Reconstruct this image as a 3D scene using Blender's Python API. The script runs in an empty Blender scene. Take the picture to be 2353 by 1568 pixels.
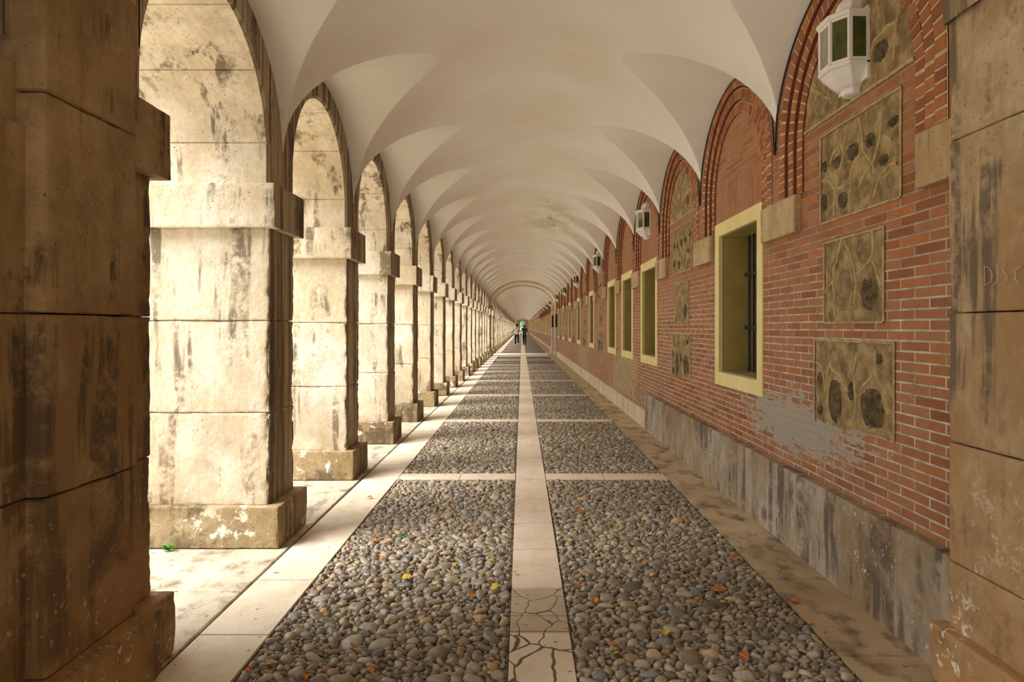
import bpy, math, random
import numpy as np
from mathutils import Vector, Matrix, noise
random.seed(7)
R = random.Random(11)
sc = bpy.context.scene
COL = sc.collection
PI = math.pi

# ------------------------------------------------------------------ measures
F = 1569.0; PX, PY = 1199.0, 753.0; H = 1.5
S = 2.07                                    # bay length
def T(k): return (1.38 + k) * S             # bay boundaries
CX = 0.075; W = 1.795                       # centre and half width between the wall faces
XL = CX - W - .01; XR = 1.88                # arcade face, brick face
ZS = 2.77; B = 1.215                        # vault springing and rise
WT = 0.95                                   # thickness of the arcade wall
KP = 16; KQ = 18; KE = 82                   # crossing bay, last bay
Y0 = -7.0
YE = T(KE)
PH = .25                                    # half depth of a pier shaft

# ------------------------------------------------------------------ helpers
def tag(o, label=None, cat=None, group=None, kind=None):
    if label: o['label'] = label
    if cat: o['category'] = cat
    if group: o['group'] = group
    if kind: o['kind'] = kind
    return o
def empty(name, loc, rz=0):
    o = bpy.data.objects.new(name, None); COL.objects.link(o)
    o.location = loc; o.rotation_euler = (0, 0, rz); o.empty_display_size = .1
    return o
class MB:
    def __init__(s, grime=False): s.grime = grime; s.v = []; s.f = []; s.m = []; s.a = []
    def add(s, vs, fs, mi=0, a=None):
        n = len(s.v); s.v += [tuple(p) for p in vs]
        for q in fs:
            s.f.append(tuple(i + n for i in q)); s.m.append(mi)
        if a is not None: s.a += [a] * len(vs)
        return s
    def quad(s, a, b, c, d, mi=0): return s.add([a, b, c, d], [(0, 1, 2, 3)], mi)
    def box(s, x0, x1, y0, y1, z0, z1, mi=0, skip=''):
        vs = [(x, y, z) for x in (x0, x1) for y in (y0, y1) for z in (z0, z1)]
        return s.add(vs, [(0, 1, 3, 2), (4, 6, 7, 5), (0, 4, 5, 1), (2, 3, 7, 6), (0, 2, 6, 4), (1, 5, 7, 3)], mi)
    def tube(s, pts, r, n=8, mi=0, caps=True):
        pts = [Vector(p) for p in pts]; rings = []
        for i, p in enumerate(pts):
            d = (pts[min(i + 1, len(pts) - 1)] - pts[max(i - 1, 0)]).normalized()
            up = Vector((0, 0, 1)) if abs(d.z) < .9 else Vector((1, 0, 0))
            a = d.cross(up).normalized(); b = d.cross(a).normalized()
            rr = r[i] if isinstance(r, (list, tuple)) else r
            rings.append([p + a * math.cos(t) * rr + b * math.sin(t) * rr for t in [2 * PI * j / n for j in range(n)]])
        vs = [q for ring in rings for q in ring]; fs = []
        for i in range(len(pts) - 1):
            for j in range(n):
                fs.append((i * n + j, i * n + (j + 1) % n, (i + 1) * n + (j + 1) % n, (i + 1) * n + j))
        if caps: fs += [tuple(range(n)), tuple(range(len(vs) - 1, len(vs) - n - 1, -1))]
        return s.add(vs, fs, mi)
    def mesh(s, name, mats, smooth=False, attr=None):
        me = bpy.data.meshes.new(name); me.from_pydata(s.v, [], s.f)
        for m in (mats if isinstance(mats, (list, tuple)) else [mats]): me.materials.append(m)
        me.polygons.foreach_set('material_index', s.m)
        if smooth: me.polygons.foreach_set('use_smooth', [True] * len(s.f))
        if attr and len(s.a) == len(s.v):
            at = me.attributes.new(attr, 'FLOAT', 'POINT'); at.data.foreach_set('value', s.a)
        me.update()
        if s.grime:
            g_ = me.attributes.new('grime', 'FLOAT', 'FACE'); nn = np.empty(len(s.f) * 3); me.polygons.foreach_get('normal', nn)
            g_.data.foreach_set('value', np.clip((nn[0::3] - .35) / .4, 0, 1))  # weight of faces turned to the walk, for their darker tone
            me.set_sharp_from_angle(angle=math.radians(32))
        return me
    def build(s, name, mats, parent=None, smooth=False, attr=None, loc=(0, 0, 0)):
        o = bpy.data.objects.new(name, s.mesh(name, mats, smooth, attr)); COL.objects.link(o)
        o.location = loc
        if parent: o.parent = parent
        return o
def bevel(o, w=.006, seg=2):
    m = o.modifiers.new('edge', 'BEVEL'); m.width = w; m.segments = seg; m.limit_method = 'ANGLE'; return o
def kids(o): return [c for c in o.children]
def copy_tree(o, parent=None):
    c = o.copy(); COL.objects.link(c)
    if parent is not None: c.parent = parent; c.matrix_parent_inverse = o.matrix_parent_inverse
    for ch in list(o.children): copy_tree(ch, c)
    return c
ORD = ['zeroth', 'first', 'second', 'third', 'fourth', 'fifth', 'sixth', 'seventh', 'eighth', 'ninth', 'tenth', 'eleventh', 'twelfth', 'thirteenth', 'fourteenth', 'fifteenth', 'sixteenth']

# ------------------------------------------------------------------ materials
def srgb(r, g, b):
    return tuple(((c / 255) / 12.92 if c / 255 < .04045 else ((c / 255 + .055) / 1.055) ** 2.4) for c in (r, g, b)) + (1,)
class G:
    def __init__(s, name):
        s.mat = bpy.data.materials.new(name); s.mat.use_nodes = True
        s.nt = s.mat.node_tree; s.nt.nodes.clear()
        s.out = s.nt.nodes.new('ShaderNodeOutputMaterial'); s.bsdf = s.nt.nodes.new('ShaderNodeBsdfPrincipled')
        s.nt.links.new(s.bsdf.outputs[0], s.out.inputs[0])
    def n(s, t, **kw):
        nd = s.nt.nodes.new('ShaderNode' + t); ins = kw.pop('ins', {})
        for k, v in kw.items(): setattr(nd, k, v)
        for k, v in ins.items():
            if isinstance(v, bpy.types.NodeSocket): s.nt.links.new(v, nd.inputs[k])
            else: nd.inputs[k].default_value = v
        return nd
    def pos(s): return s.n('NewGeometry').outputs['Position']
    def obj(s): return s.n('TexCoord').outputs['Object']
    def scale(s, v, sc3, loc=(0, 0, 0)): return s.n('Mapping', ins={'Vector': v, 'Scale': sc3, 'Location': loc}).outputs[0]
    def noise(s, v, scale, detail=4, rough=.55, dist=0): return s.n('TexNoise', ins={'Vector': v, 'Scale': scale, 'Detail': detail, 'Roughness': rough, 'Distortion': dist}).outputs[0]
    def ramp(s, f, lo, hi, a=0.0, b=1.0):
        return s.n('MapRange', ins={'Value': f, 'From Min': lo, 'From Max': hi, 'To Min': a, 'To Max': b}).outputs[0]
    def mix(s, f, a, b, mode='MIX'):
        nd = s.nt.nodes.new('ShaderNodeMix'); nd.data_type = 'RGBA'; nd.blend_type = mode
        for i, v in ((0, f), (6, a), (7, b)):
            if isinstance(v, bpy.types.NodeSocket): s.nt.links.new(v, nd.inputs[i])
            else: nd.inputs[i].default_value = v
        return nd.outputs[2]
    def math(s, op, a, b=0.0, clamp=False):
        nd = s.nt.nodes.new('ShaderNodeMath'); nd.operation = op; nd.use_clamp = clamp
        for i, v in ((0, a), (1, b)):
            if isinstance(v, bpy.types.NodeSocket): s.nt.links.new(v, nd.inputs[i])
            else: nd.inputs[i].default_value = v
        return nd.outputs[0]
    def sep(s, v): return s.n('SeparateXYZ', ins={0: v}).outputs
    def comb(s, x, y, z=0.0): return s.n('CombineXYZ', ins={0: x, 1: y, 2: z}).outputs[0]
    def ramp_c(s, f, stops):
        nd = s.n('ValToRGB', ins={0: f}); cr = nd.color_ramp
        while len(cr.elements) < len(stops): cr.elements.new(.5)
        for e, (p, c) in zip(cr.elements, stops): e.position = p; e.color = c
        return nd.outputs[0]
    def done(s, col, rough=.85, height=None, strength=.3, dist=.01, **kw):
        for k, v in (('Base Color', col), ('Roughness', rough)):
            if isinstance(v, bpy.types.NodeSocket): s.nt.links.new(v, s.bsdf.inputs[k])
            else: s.bsdf.inputs[k].default_value = v
        if height is not None:
            b = s.n('Bump', ins={'Strength': strength, 'Distance': dist, 'Height': height})
            s.nt.links.new(b.outputs[0], s.bsdf.inputs['Normal'])
        for k, v in kw.items(): s.bsdf.inputs[k].default_value = v
        return s.mat
def plain(name, c, rough=.6, **kw): return G(name).done(c, rough, **kw)

def stone_mat(name, pale, warm, dark, stain=.5, ochre=.3, pits=1.0, white=.0, lowdark=0.0, seed=0.0, walk_dark=0.0, wsc=22):
    g = G(name); p = g.scale(g.pos(), (1, 1, 1), (seed, seed * .7, 0)); z = g.sep(g.pos())[2]
    big = g.noise(p, 1.1, 5, .6)
    c = g.mix(g.ramp(big, .38, .62), pale, warm)
    fine = g.noise(p, 22, 6, .65)
    c = g.mix(g.ramp(fine, .3, .75, 0, .45), c, g.mix(.5, warm, dark))
    mid = g.noise(g.scale(p, (1, 1, .55)), 5.5, 7, .7, .3)
    c = g.mix(g.ramp(mid, .46, .60, 0, .5), c, g.mix(.35, warm, dark))
    c = g.mix(g.ramp(mid, .44, .34, 0, .45), c, pale)
    streak = g.noise(g.scale(p, (3.2, 3.2, .28)), 2.4, 6, .62)
    blot = g.noise(p, 2.3, 6, .62, .4)
    st = g.math('MULTIPLY', g.ramp(streak, .66 - stain * .2, .71 - stain * .18), g.ramp(g.math('ADD', blot, g.math('MULTIPLY', g.math('SUBTRACT', fine, .5), .35)), .44, .56))
    c = g.mix(g.math('MULTIPLY', st, .85), c, dark)
    low = g.ramp(g.math('ADD', z, g.math('MULTIPLY', g.noise(p, 3, 5, .6), -.9)), .9, -.5)
    c = g.mix(g.math('MULTIPLY', low, ochre, True), c, srgb(176, 126, 62))
    if lowdark:
        c = g.mix(g.math('MULTIPLY', g.math('MULTIPLY', low, g.ramp(blot, .45, .6)), lowdark, True), c, dark)
    pit = g.noise(g.scale(p, (1, 1, 1.5)), 62, 3, .55)
    pitm = g.ramp(pit, .335, .30)
    pitm = g.math('MULTIPLY', pitm, g.ramp(g.noise(p, 1.7, 3), .38, .55))
    c = g.mix(g.math('MULTIPLY', pitm, .8 * pits, True), c, srgb(70, 48, 22))
    if white:
        wm = g.math('MULTIPLY', g.ramp(g.noise(p, wsc, 6, .72), .575 if wsc < 20 else .59, .59 if wsc < 20 else .63), g.ramp(z, 1.3, .15))
        wm = g.math('MULTIPLY', wm, g.ramp(g.noise(p, 2.6, 3), .44, .6))
        c = g.mix(g.math('MULTIPLY', wm, white, True), c, srgb(238, 228, 205))
    if walk_dark:
        # faces turned to the walk get a darker brown, with black stain runs
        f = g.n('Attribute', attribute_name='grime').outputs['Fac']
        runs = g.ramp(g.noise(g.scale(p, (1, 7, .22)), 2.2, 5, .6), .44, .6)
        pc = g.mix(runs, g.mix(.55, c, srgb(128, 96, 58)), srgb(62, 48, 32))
        c = g.mix(g.math('MULTIPLY', f, walk_dark), c, pc)
    h = g.math('ADD', g.math('MULTIPLY', fine, .5), g.math('MULTIPLY', pitm, -.9))
    h = g.math('ADD', h, g.math('MULTIPLY', big, 1.2))
    return g.done(c, .88, h, .7, .014)

M = {}
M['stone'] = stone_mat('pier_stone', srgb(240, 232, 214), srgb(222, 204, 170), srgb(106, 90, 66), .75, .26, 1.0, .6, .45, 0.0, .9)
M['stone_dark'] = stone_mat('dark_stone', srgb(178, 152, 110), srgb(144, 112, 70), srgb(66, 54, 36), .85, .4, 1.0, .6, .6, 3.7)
M['stone_base'] = stone_mat('base_stone', srgb(184, 168, 132), srgb(152, 132, 94), srgb(84, 72, 52), 1.1, .12, .8, 1.0, .6, 8.1, .7, 8)
M['stone_tan'] = stone_mat('tan_stone', srgb(196, 176, 142), srgb(166, 132, 88), srgb(96, 82, 66), .7, .6, .8, .8, .5, 5.3, 0.0, 16)
M['stone_plinth'] = stone_mat('plinth_stone', srgb(188, 178, 160), srgb(150, 126, 92), srgb(78, 72, 68), .9, .08, .5, .8, .0, 2.2)
M['rib'] = stone_mat('rib_stone', srgb(226, 216, 196), srgb(208, 194, 166), srgb(128, 112, 84), .25, 0, .2, 0, 0, 1.6)
M['plinth_pale'] = stone_mat('pale_plinth_stone', srgb(228, 216, 190), srgb(206, 184, 146), srgb(150, 128, 98), .5, .1, .2, .3, 0, 4.6)
M['springer'] = stone_mat('springer_stone', srgb(206, 184, 146), srgb(178, 148, 102), srgb(110, 86, 58), .5, 0, .8, 0, 0, 6.6)

def vault_mat():
    g = G('vault_plaster'); p = g.pos(); x, y, z = g.sep(p)
    n1 = g.noise(p, .8, 5, .55); n2 = g.noise(p, 3.5, 5, .6, .3); n3 = g.noise(p, 60, 3, .6)
    c = g.mix(g.ramp(n1, .35, .7), srgb(234, 231, 226), srgb(222, 215, 204))
    # damp repairs close above the springing
    patch = g.math('MULTIPLY', g.ramp(n2, .53, .545), g.ramp(z, 3.35, 2.75))
    c = g.mix(g.math('MULTIPLY', patch, .55), c, srgb(190, 180, 152))
    # peeling damp zone on the far side of the crown
    ax = g.math('ABSOLUTE', g.math('SUBTRACT', x, .75)); ay = g.math('ABSOLUTE', g.math('SUBTRACT', y, 15.2))
    dm = g.math('MULTIPLY', g.ramp(ax, .75, .1), g.ramp(ay, 2.6, .6))
    pm = g.math('MULTIPLY', dm, g.ramp(g.noise(g.scale(p, (1, .5, 1)), 2.2, 6, .65), .44, .58), True)
    c = g.mix(g.math('MULTIPLY', pm, .7), c, srgb(178, 168, 132))
    pk = g.math('MULTIPLY', dm, g.ramp(g.noise(g.scale(p, (1, .5, 1)), 5, 6, .7), .60, .62), True)
    c = g.mix(g.math('MULTIPLY', pk, .8), c, srgb(126, 110, 78))
    return g.done(c, .9, g.math('ADD', g.math('MULTIPLY', n3, .25), n1), .25, .01)
M['vault'] = vault_mat()

def brick_mat(name, vertical=False, arch=False):
    g = G(name); p = g.pos(); x, y, z = g.sep(p)
    wob = g.math('MULTIPLY', g.math('SUBTRACT', g.noise(p, 1.2, 2), .5), .012)
    z2 = g.math('ADD', z, wob)
    vec = g.comb(z2, y) if vertical else g.comb(y, z2)
    bt = g.n('TexBrick', offset=.5, ins={'Vector': vec, 'Color1': (0, 0, 0, 1), 'Color2': (1, 1, 1, 1), 'Mortar': (.5, .5, .5, 1), 'Scale': 1.0,
             'Mortar Size': .0062 if not vertical else .004, 'Mortar Smooth': .25, 'Bias': 0.0, 'Brick Width': .242 if not vertical else .25, 'Row Height': .0512 if not vertical else .045})
    c = g.ramp_c(bt.outputs[0], [(0, srgb(132, 78, 44)), (.4, srgb(156, 96, 58)), (.7, srgb(166, 112, 76)), (1, srgb(178, 106, 52))])
    ntone = g.noise(g.scale(p, (1, 1, .7)), 1.4, 4, .6)
    c = g.mix(g.ramp(ntone, .42, .62, 0, .55), c, srgb(172, 120, 88))
    c = g.mix(g.ramp(z, 1.7, 3.0, 0, .5), c, g.mix(.5, c, srgb(190, 128, 70)))
    c = g.mix(g.ramp(g.noise(p, 14, 5, .65), .4, .75, 0, .35), c, srgb(120, 70, 48))
    mort = g.mix(g.ramp(g.noise(p, 9, 3), .35, .65), srgb(160, 146, 120), srgb(204, 194, 172))
    mort = g.mix(g.ramp(z, 1.6, 2.2, 0, .6), mort, srgb(124, 96, 72))
    fac = bt.outputs['Fac']
    if not vertical:
        # loose grey mortar smeared over the lower courses of the second half of bay one
        dy = g.math('DIVIDE', g.math('SUBTRACT', y, 4.75), 1.3); dz = g.math('DIVIDE', g.math('SUBTRACT', g.math('ADD', z, g.math('MULTIPLY', y, .0)), .84), .26)
        rr = g.math('SQRT', g.math('ADD', g.math('MULTIPLY', dy, dy), g.math('MULTIPLY', dz, dz)))
        e = g.math('ADD', rr, g.math('MULTIPLY', g.math('SUBTRACT', g.noise(g.scale(p, (1, .6, 1.6)), 11, 5, .65), .5), 2.6))
        sm = g.ramp(e, .78, .68)
        # olive lime wash below and beside the fifth and sixth windows
        oy = g.ramp(g.math('ABSOLUTE', g.math('SUBTRACT', y, 12.6)), 1.6, 1.35); oz = g.ramp(g.math('ABSOLUTE', g.math('SUBTRACT', z, .65)), .42, .3)
        oy2 = g.ramp(g.math('ABSOLUTE', g.math('SUBTRACT', y, 21.0)), 1.6, 1.35)
        ol = g.math('MULTIPLY', g.math('MAXIMUM', oy, oy2), oz)
        ol = g.math('MULTIPLY', ol, g.ramp(g.noise(p, 5, 4, .6), .36, .5), True)
        sm = g.math('MULTIPLY', sm, g.ramp(g.math('ADD', g.noise(g.scale(p, (1, .5, 2.2)), 9, 4, .6), g.math('MULTIPLY', g.ramp(rr, 1.1, .2), .25)), .50, .56), True)
        fac2 = g.math('MAXIMUM', fac, sm)
        c = g.mix(g.math('MULTIPLY', ol, .75), c, srgb(170, 152, 96))
        mort = g.mix(sm, mort, srgb(164, 154, 138))
    else: fac2 = fac
    c = g.mix(fac2, c, mort)
    h = g.math('SUBTRACT', 1.0, fac)
    h = g.math('ADD', g.math('MULTIPLY', h, 1.0), g.math('MULTIPLY', g.noise(p, 40, 4, .6), .3))
    return g.done(c, .85, h, .7, .008)
M['brick'] = brick_mat('brick_wall'); M['lintel'] = brick_mat('brick_lintel', True)
def vbrick():
    g = G('arch_brick'); p = g.pos()
    at = g.n('Attribute', attribute_name='rnd').outputs['Fac']
    c = g.ramp_c(at, [(0, srgb(138, 78, 44)), (.5, srgb(164, 100, 58)), (1, srgb(178, 114, 68))])
    c = g.mix(g.ramp(g.noise(p, 12, 5, .6), .4, .7, 0, .45), c, srgb(120, 72, 48))
    return g.done(c, .85, g.noise(p, 50, 4), .4, .006)
M['vbrick'] = vbrick()
def simple(name, c1, c2, sc_=8, rough=.85, bs=.3, lo=.35, hi=.65, bd=.006, det=5):
    g = G(name); p = g.pos(); n = g.noise(p, sc_, det, .62)
    return g.done(g.mix(g.ramp(n, lo, hi), c1, c2), rough, g.noise(p, sc_ * 4, 4, .6), bs, bd)
M['mortar'] = simple('mortar', srgb(150, 134, 104), srgb(186, 172, 140), 14)
M['mortar_pale'] = simple('pale_mortar', srgb(206, 190, 152), srgb(178, 160, 120), 14)
M['brick_dark'] = simple('brick_side', srgb(140, 72, 46), srgb(112, 60, 40), 14)
M['render'] = simple('rubble_mortar', srgb(186, 160, 112), srgb(124, 102, 64), 9, .92, 1.0, .38, .62, .03, 9)
M['ridge'] = simple('mortar_ridge', srgb(196, 172, 124), srgb(158, 134, 88), 18, .9, .8)
M['rock'] = simple('rubble_rock', srgb(142, 120, 80), srgb(84, 70, 48), 26, .9, 1.0, .4, .62, .03, 8)
M['rock_pale'] = simple('rubble_rock_pale', srgb(172, 150, 112), srgb(130, 106, 66), 16, .9, 1.0, .35, .65, .02, 8)
M['cream'] = simple('cream_paint', srgb(234, 218, 156), srgb(222, 204, 138), 5, .75, .15)
M['olive'] = simple('olive_reveal', srgb(176, 160, 92), srgb(160, 142, 76), 4, .8, .35)
M['iron'] = plain('black_iron', srgb(38, 34, 32), .5)
M['shutter'] = simple('dark_shutter', srgb(52, 32, 20), srgb(30, 20, 14), 9, .6, .2)
M['black'] = plain('black_cable', srgb(22, 22, 24), .5)
M['white'] = plain('white_enamel', srgb(232, 228, 224), .4)
M['board'] = plain('dark_board', srgb(34, 30, 26), .5)
def glass():
    g = G('lantern_glass'); n = g.noise(g.scale(g.pos(), (1, 6, 1.5)), 5, 3)
    return g.done(g.mix(g.ramp(n, .4, .6), srgb(60, 78, 52), srgb(96, 100, 36)), .08, Alpha=1.0, **{'Transmission Weight': .35, 'IOR': 1.45})
M['glass'] = glass()
def paving(name, a, b, d, amt=.5, crack=False, rough=.7):
    g = G(name); p = g.pos(); x, y, z = g.sep(p)
    n1 = g.noise(p, 1.6, 5, .6); n2 = g.noise(g.scale(p, (1, .6, 1)), 6, 6, .65)
    c = g.mix(g.ramp(n1, .35, .65), a, b)
    c = g.mix(g.ramp(n2, .50, .66, 0, amt), c, d)
    sp = g.ramp(g.noise(p, 21, 2, .4), .30, .27); c = g.mix(g.math('MULTIPLY', sp, .7), c, srgb(84, 76, 62))
    h = g.noise(p, 45, 4)
    if crack:
        dv = g.n('VectorMath', operation='ADD', ins={0: p, 1: g.n('VectorMath', operation='SCALE', ins={0: g.n('TexNoise', ins={'Vector': p, 'Scale': 5.0}).outputs[1], 'Scale': .12}).outputs[0]}).outputs[0]
        v = g.n('TexVoronoi', feature='DISTANCE_TO_EDGE', ins={'Vector': g.scale(dv, (1, .8, 0)), 'Scale': 4.6, 'Randomness': 1.0})
        m = g.math('MULTIPLY', g.ramp(v.outputs[0], .026, .010), g.ramp(g.math('ADD', y, g.math('MULTIPLY', g.noise(p, 3, 2), .3)), 3.56, 3.5))
        m2 = g.math('MULTIPLY', g.ramp(v.outputs[0], .016, .006), g.ramp(y, 3.96, 3.9))
        m = g.math('MAXIMUM', m, m2)
        dk = g.math('MULTIPLY', g.ramp(y, 3.34, 3.36), g.ramp(y, 3.93, 3.91))
        c = g.mix(g.math('MULTIPLY', dk, .55), c, srgb(134, 116, 84))
        c = g.mix(m, c, srgb(84, 70, 50)); h = g.math('SUBTRACT', g.math('MULTIPLY', h, .3), g.math('MULTIPLY', m, 2.0))
    return g.done(c, rough, h, .4, .006)
M['slab_mid'] = paving('pale_slab', srgb(216, 200, 180), srgb(200, 182, 158), srgb(160, 140, 112), .3, True)
M['slab_left'] = paving('pale_kerb_slab', srgb(226, 214, 194), srgb(206, 190, 164), srgb(150, 138, 118), .35)
M['slab_right'] = paving('brown_kerb_slab', srgb(192, 172, 142), srgb(164, 140, 106), srgb(96, 80, 60), .9)
M['slab_out'] = paving('rough_threshold_slab', srgb(206, 196, 176), srgb(176, 164, 140), srgb(120, 106, 84), .9)
def bed():
    g = G('cobble_bed'); p = g.pos(); n = g.noise(p, 14, 6, .6)
    c = g.mix(g.ramp(n, .35, .65), srgb(140, 126, 106), srgb(104, 92, 76))
    v = g.n('TexVoronoi', feature='F1', ins={'Vector': g.scale(p, (1, 1, 0)), 'Scale': 20.0, 'Randomness': 1.0})
    y = g.sep(p)[1]; far = g.ramp(y, 26.5, 27.0)
    cc = g.mix(g.sep(v.outputs['Color'])[0], srgb(148, 134, 114), srgb(94, 80, 66))
    cc = g.mix(g.ramp(v.outputs[0], .45, .7), cc, srgb(70, 60, 48))
    h = g.math('ADD', g.math('MULTIPLY', n, .3), g.math('MULTIPLY', g.ramp(v.outputs[0], .7, .1), far))
    return g.done(g.mix(far, c, cc), .85, h, .6, .02)
M['bed'] = bed()
def cobble():
    g = G('cobble_stone'); p = g.pos()
    at = g.n('Attribute', attribute_name='rnd').outputs['Fac']
    c = g.ramp_c(at, [(0, srgb(98, 88, 76)), (.18, srgb(146, 136, 118)), (.34, srgb(174, 162, 140)), (.48, srgb(134, 112, 92)), (.62, srgb(166, 150, 122)), (.76, srgb(122, 122, 120)), (.9, srgb(180, 168, 146)), (1, srgb(184, 156, 112))])
    c = g.mix(g.ramp(g.noise(p, 30, 5, .6), .35, .75, 0, .4), c, srgb(70, 58, 46))
    c = g.mix(g.math('MULTIPLY', g.ramp(g.sep(g.pos())[2], .004, -.012), .7), c, srgb(122, 108, 88))
    return g.done(c, .42, g.noise(p, 90, 3), .15, .004)
M['cobble'] = cobble()
for nm, cc in (('leaf_orange', (206, 120, 34)), ('leaf_yellow', (222, 186, 44)), ('leaf_tan', (204, 162, 92)), ('leaf_green', (52, 120, 34))):
    g = G(nm); p = g.pos(); c2 = tuple(int(v * .72) for v in cc)
    M[nm] = g.done(g.mix(g.ramp(g.noise(p, 60, 3), .4, .65), srgb(*cc), srgb(*c2)), .6)
M['sand'] = simple('garden_gravel', srgb(226, 214, 190), srgb(206, 190, 160), 3, .9, .3)
M['soil'] = simple('dark_soil', srgb(70, 52, 32), srgb(44, 32, 20), 24, .95, .8)
M['foliage'] = simple('tree_foliage', srgb(120, 178, 46), srgb(64, 122, 28), 1.2, .7, .2)
M['bark'] = simple('tree_bark', srgb(90, 70, 50), srgb(60, 46, 32), 5)
M['weed'] = simple('weed_leaf', srgb(82, 168, 36), srgb(44, 118, 24), 40, .5, .1)

# ------------------------------------------------------------------ rough block: a box whose edges are worn by noise
def lines(a, b, step, e=.05):
    L = b - a; out = [0, .008, .02, .04]
    out = [o for o in out if o < L * .3]
    m = max(1, int(round((L - 2 * out[-1]) / step)))
    mid = [out[-1] + (L - 2 * out[-1]) * i / m for i in range(1, m)]
    xs = out + mid + [L - o for o in reversed(out)]
    return [a + x for x in xs]
def rough_block(mb, x0, x1, y0, y1, z0, z1, step=.08, r0=.008, r1=.03, bulge=.006, seed=0.0, mi=0, lowwear=0.0):
    X = lines(x0, x1, step); Y = lines(y0, y1, step); Z = lines(z0, z1, step)
    nx, ny, nz = len(X), len(Y), len(Z); idx = {}; vs = []; fs = []
    so = Vector((seed * 3.1, seed * 1.7, seed * 5.3))
    def vid(i, j, k):
        key = (i, j, k)
        if key in idx: return idx[key]
        p = Vector((X[i], Y[j], Z[k])); q = p * 7 + so
        n = noise.noise(q) * .5 + noise.noise(q * 2.7) * .4 + noise.noise(q * 6.1) * .3
        r = r0 + max(0.0, n + .12) * r1 * 1.6
        r = min(r, (x1 - x0) * .45, (y1 - y0) * .45, (z1 - z0) * .45)
        rz = min(r, r0 * .6 + max(0, r - r0) * .22)
        cx = min(max(p.x, x0 + r), x1 - r); cy = min(max(p.y, y0 + r), y1 - r); cz = min(max(p.z, z0 + rz), z1 - rz)
        dx, dy, dz = (p.x - cx) / r, (p.y - cy) / r, (p.z - cz) / rz
        l = math.sqrt(dx * dx + dy * dy + dz * dz)
        if l > 1: dx /= l; dy /= l; dz /= l
        p = Vector((cx + dx * r, cy + dy * r, cz + dz * rz))
        b = noise.noise(p * 3.1 + so) * bulge
        if lowwear: b -= lowwear * max(0, noise.noise(Vector((p.y * 5, p.z * 9, seed)))) 
        c = Vector(((x0 + x1) / 2, (y0 + y1) / 2, p.z)); d = (p - c)
        if abs(X[i] - x0) < 1e-6: p.x -= b
        if abs(X[i] - x1) < 1e-6: p.x += b
        if abs(Y[j] - y0) < 1e-6: p.y -= b
        if abs(Y[j] - y1) < 1e-6: p.y += b
        idx[key] = len(vs); vs.append(p); return idx[key]
    for i in range(nx - 1):
        for j in range(ny - 1):
            fs.append((vid(i, j, 0), vid(i, j + 1, 0), vid(i + 1, j + 1, 0), vid(i + 1, j, 0)))
            fs.append((vid(i, j, nz - 1), vid(i + 1, j, nz - 1), vid(i + 1, j + 1, nz - 1), vid(i, j + 1, nz - 1)))
    for i in range(nx - 1):
        for k in range(nz - 1):
            fs.append((vid(i, 0, k), vid(i + 1, 0, k), vid(i + 1, 0, k + 1), vid(i, 0, k + 1)))
            fs.append((vid(i, ny - 1, k), vid(i, ny - 1, k + 1), vid(i + 1, ny - 1, k + 1), vid(i + 1, ny - 1, k)))
    for j in range(ny - 1):
        for k in range(nz - 1):
            fs.append((vid(0, j, k), vid(0, j, k + 1), vid(0, j + 1, k + 1), vid(0, j + 1, k)))
            fs.append((vid(nx - 1, j, k), vid(nx - 1, j + 1, k), vid(nx - 1, j + 1, k + 1), vid(nx - 1, j, k + 1)))
    mb.add(vs, fs, mi); return mb

# ------------------------------------------------------------------ ceiling: barrel with a lunette cut in on each side of every bay
def barrel(h): return ZS + B * math.sqrt(max(0, 1 - (h / W) ** 2))
def wall_arch(u): return ZS + .87 * math.sqrt(max(0, 1 - u * u))
def groin(u):
    zw = wall_arch(u)
    if abs(u) > .9999: return W
    prev = W; N = 400
    best = (9, W)
    for i in range(1, N + 1):
        h = W * (1 - i / N)
        f = zw + .22 * (W - h) - barrel(h)
        if f <= 0 and i > 1: return h
        if f < best[0]: best = (f, h)
    return best[1]
def vault_bay(mb, ya, yb, nu, nl, nb):
    us = [-math.cos(PI * i / nu) for i in range(nu + 1)]
    gs = [groin(u) for u in us]
    for side in (-1, 1):
        vs = []; fs = []
        for u, g_ in zip(us, gs):
            y = (ya + yb) / 2 + u * (yb - ya) / 2
            for j in range(nl + 1):
                h = W + (g_ - W) * j / nl
                z = wall_arch(u) + .22 * (W - h)
                if j == nl: z = max(barrel(g_), z)
                if j == 0: h = W + .02
                vs.append((CX + side * h, y, z))
        for i in range(nu):
            for j in range(nl):
                a = i * (nl + 1) + j; q = (a, a + 1, a + nl + 2, a + nl + 1)
                fs.append(q if side > 0 else q[::-1])
        mb.add(vs, fs)
    vs = []; fs = []
    for u, g_ in zip(us, gs):
        y = (ya + yb) / 2 + u * (yb - ya) / 2; a0 = math.asin(min(1, g_ / W))
        for j in range(nb + 1):
            a = -a0 + 2 * a0 * j / nb; h = W * math.sin(a)
            vs.append((CX + h, y, barrel(h)))
    for i in range(nu):
        for j in range(nb):
            a = i * (nb + 1) + j; fs.append((a + 1, a, a + nb + 1, a + nb + 2))
    mb.add(vs, fs)
def barrel_run(mb, ya, yb, drop=0.0, nb=32, ny=1, inset=0.0):
    vs = []; fs = []
    for i in range(ny + 1):
        for j in range(nb + 1):
            a = -PI / 2 + PI * j / nb; vs.append((CX + (W - inset) * math.sin(a), ya + (yb - ya) * i / ny, ZS + (B - drop) * math.cos(a)))
    for i in range(ny):
        for j in range(nb):
            a = i * (nb + 1) + j; fs.append((a + 1, a, a + nb + 1, a + nb + 2))
    mb.add(vs, fs)
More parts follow.
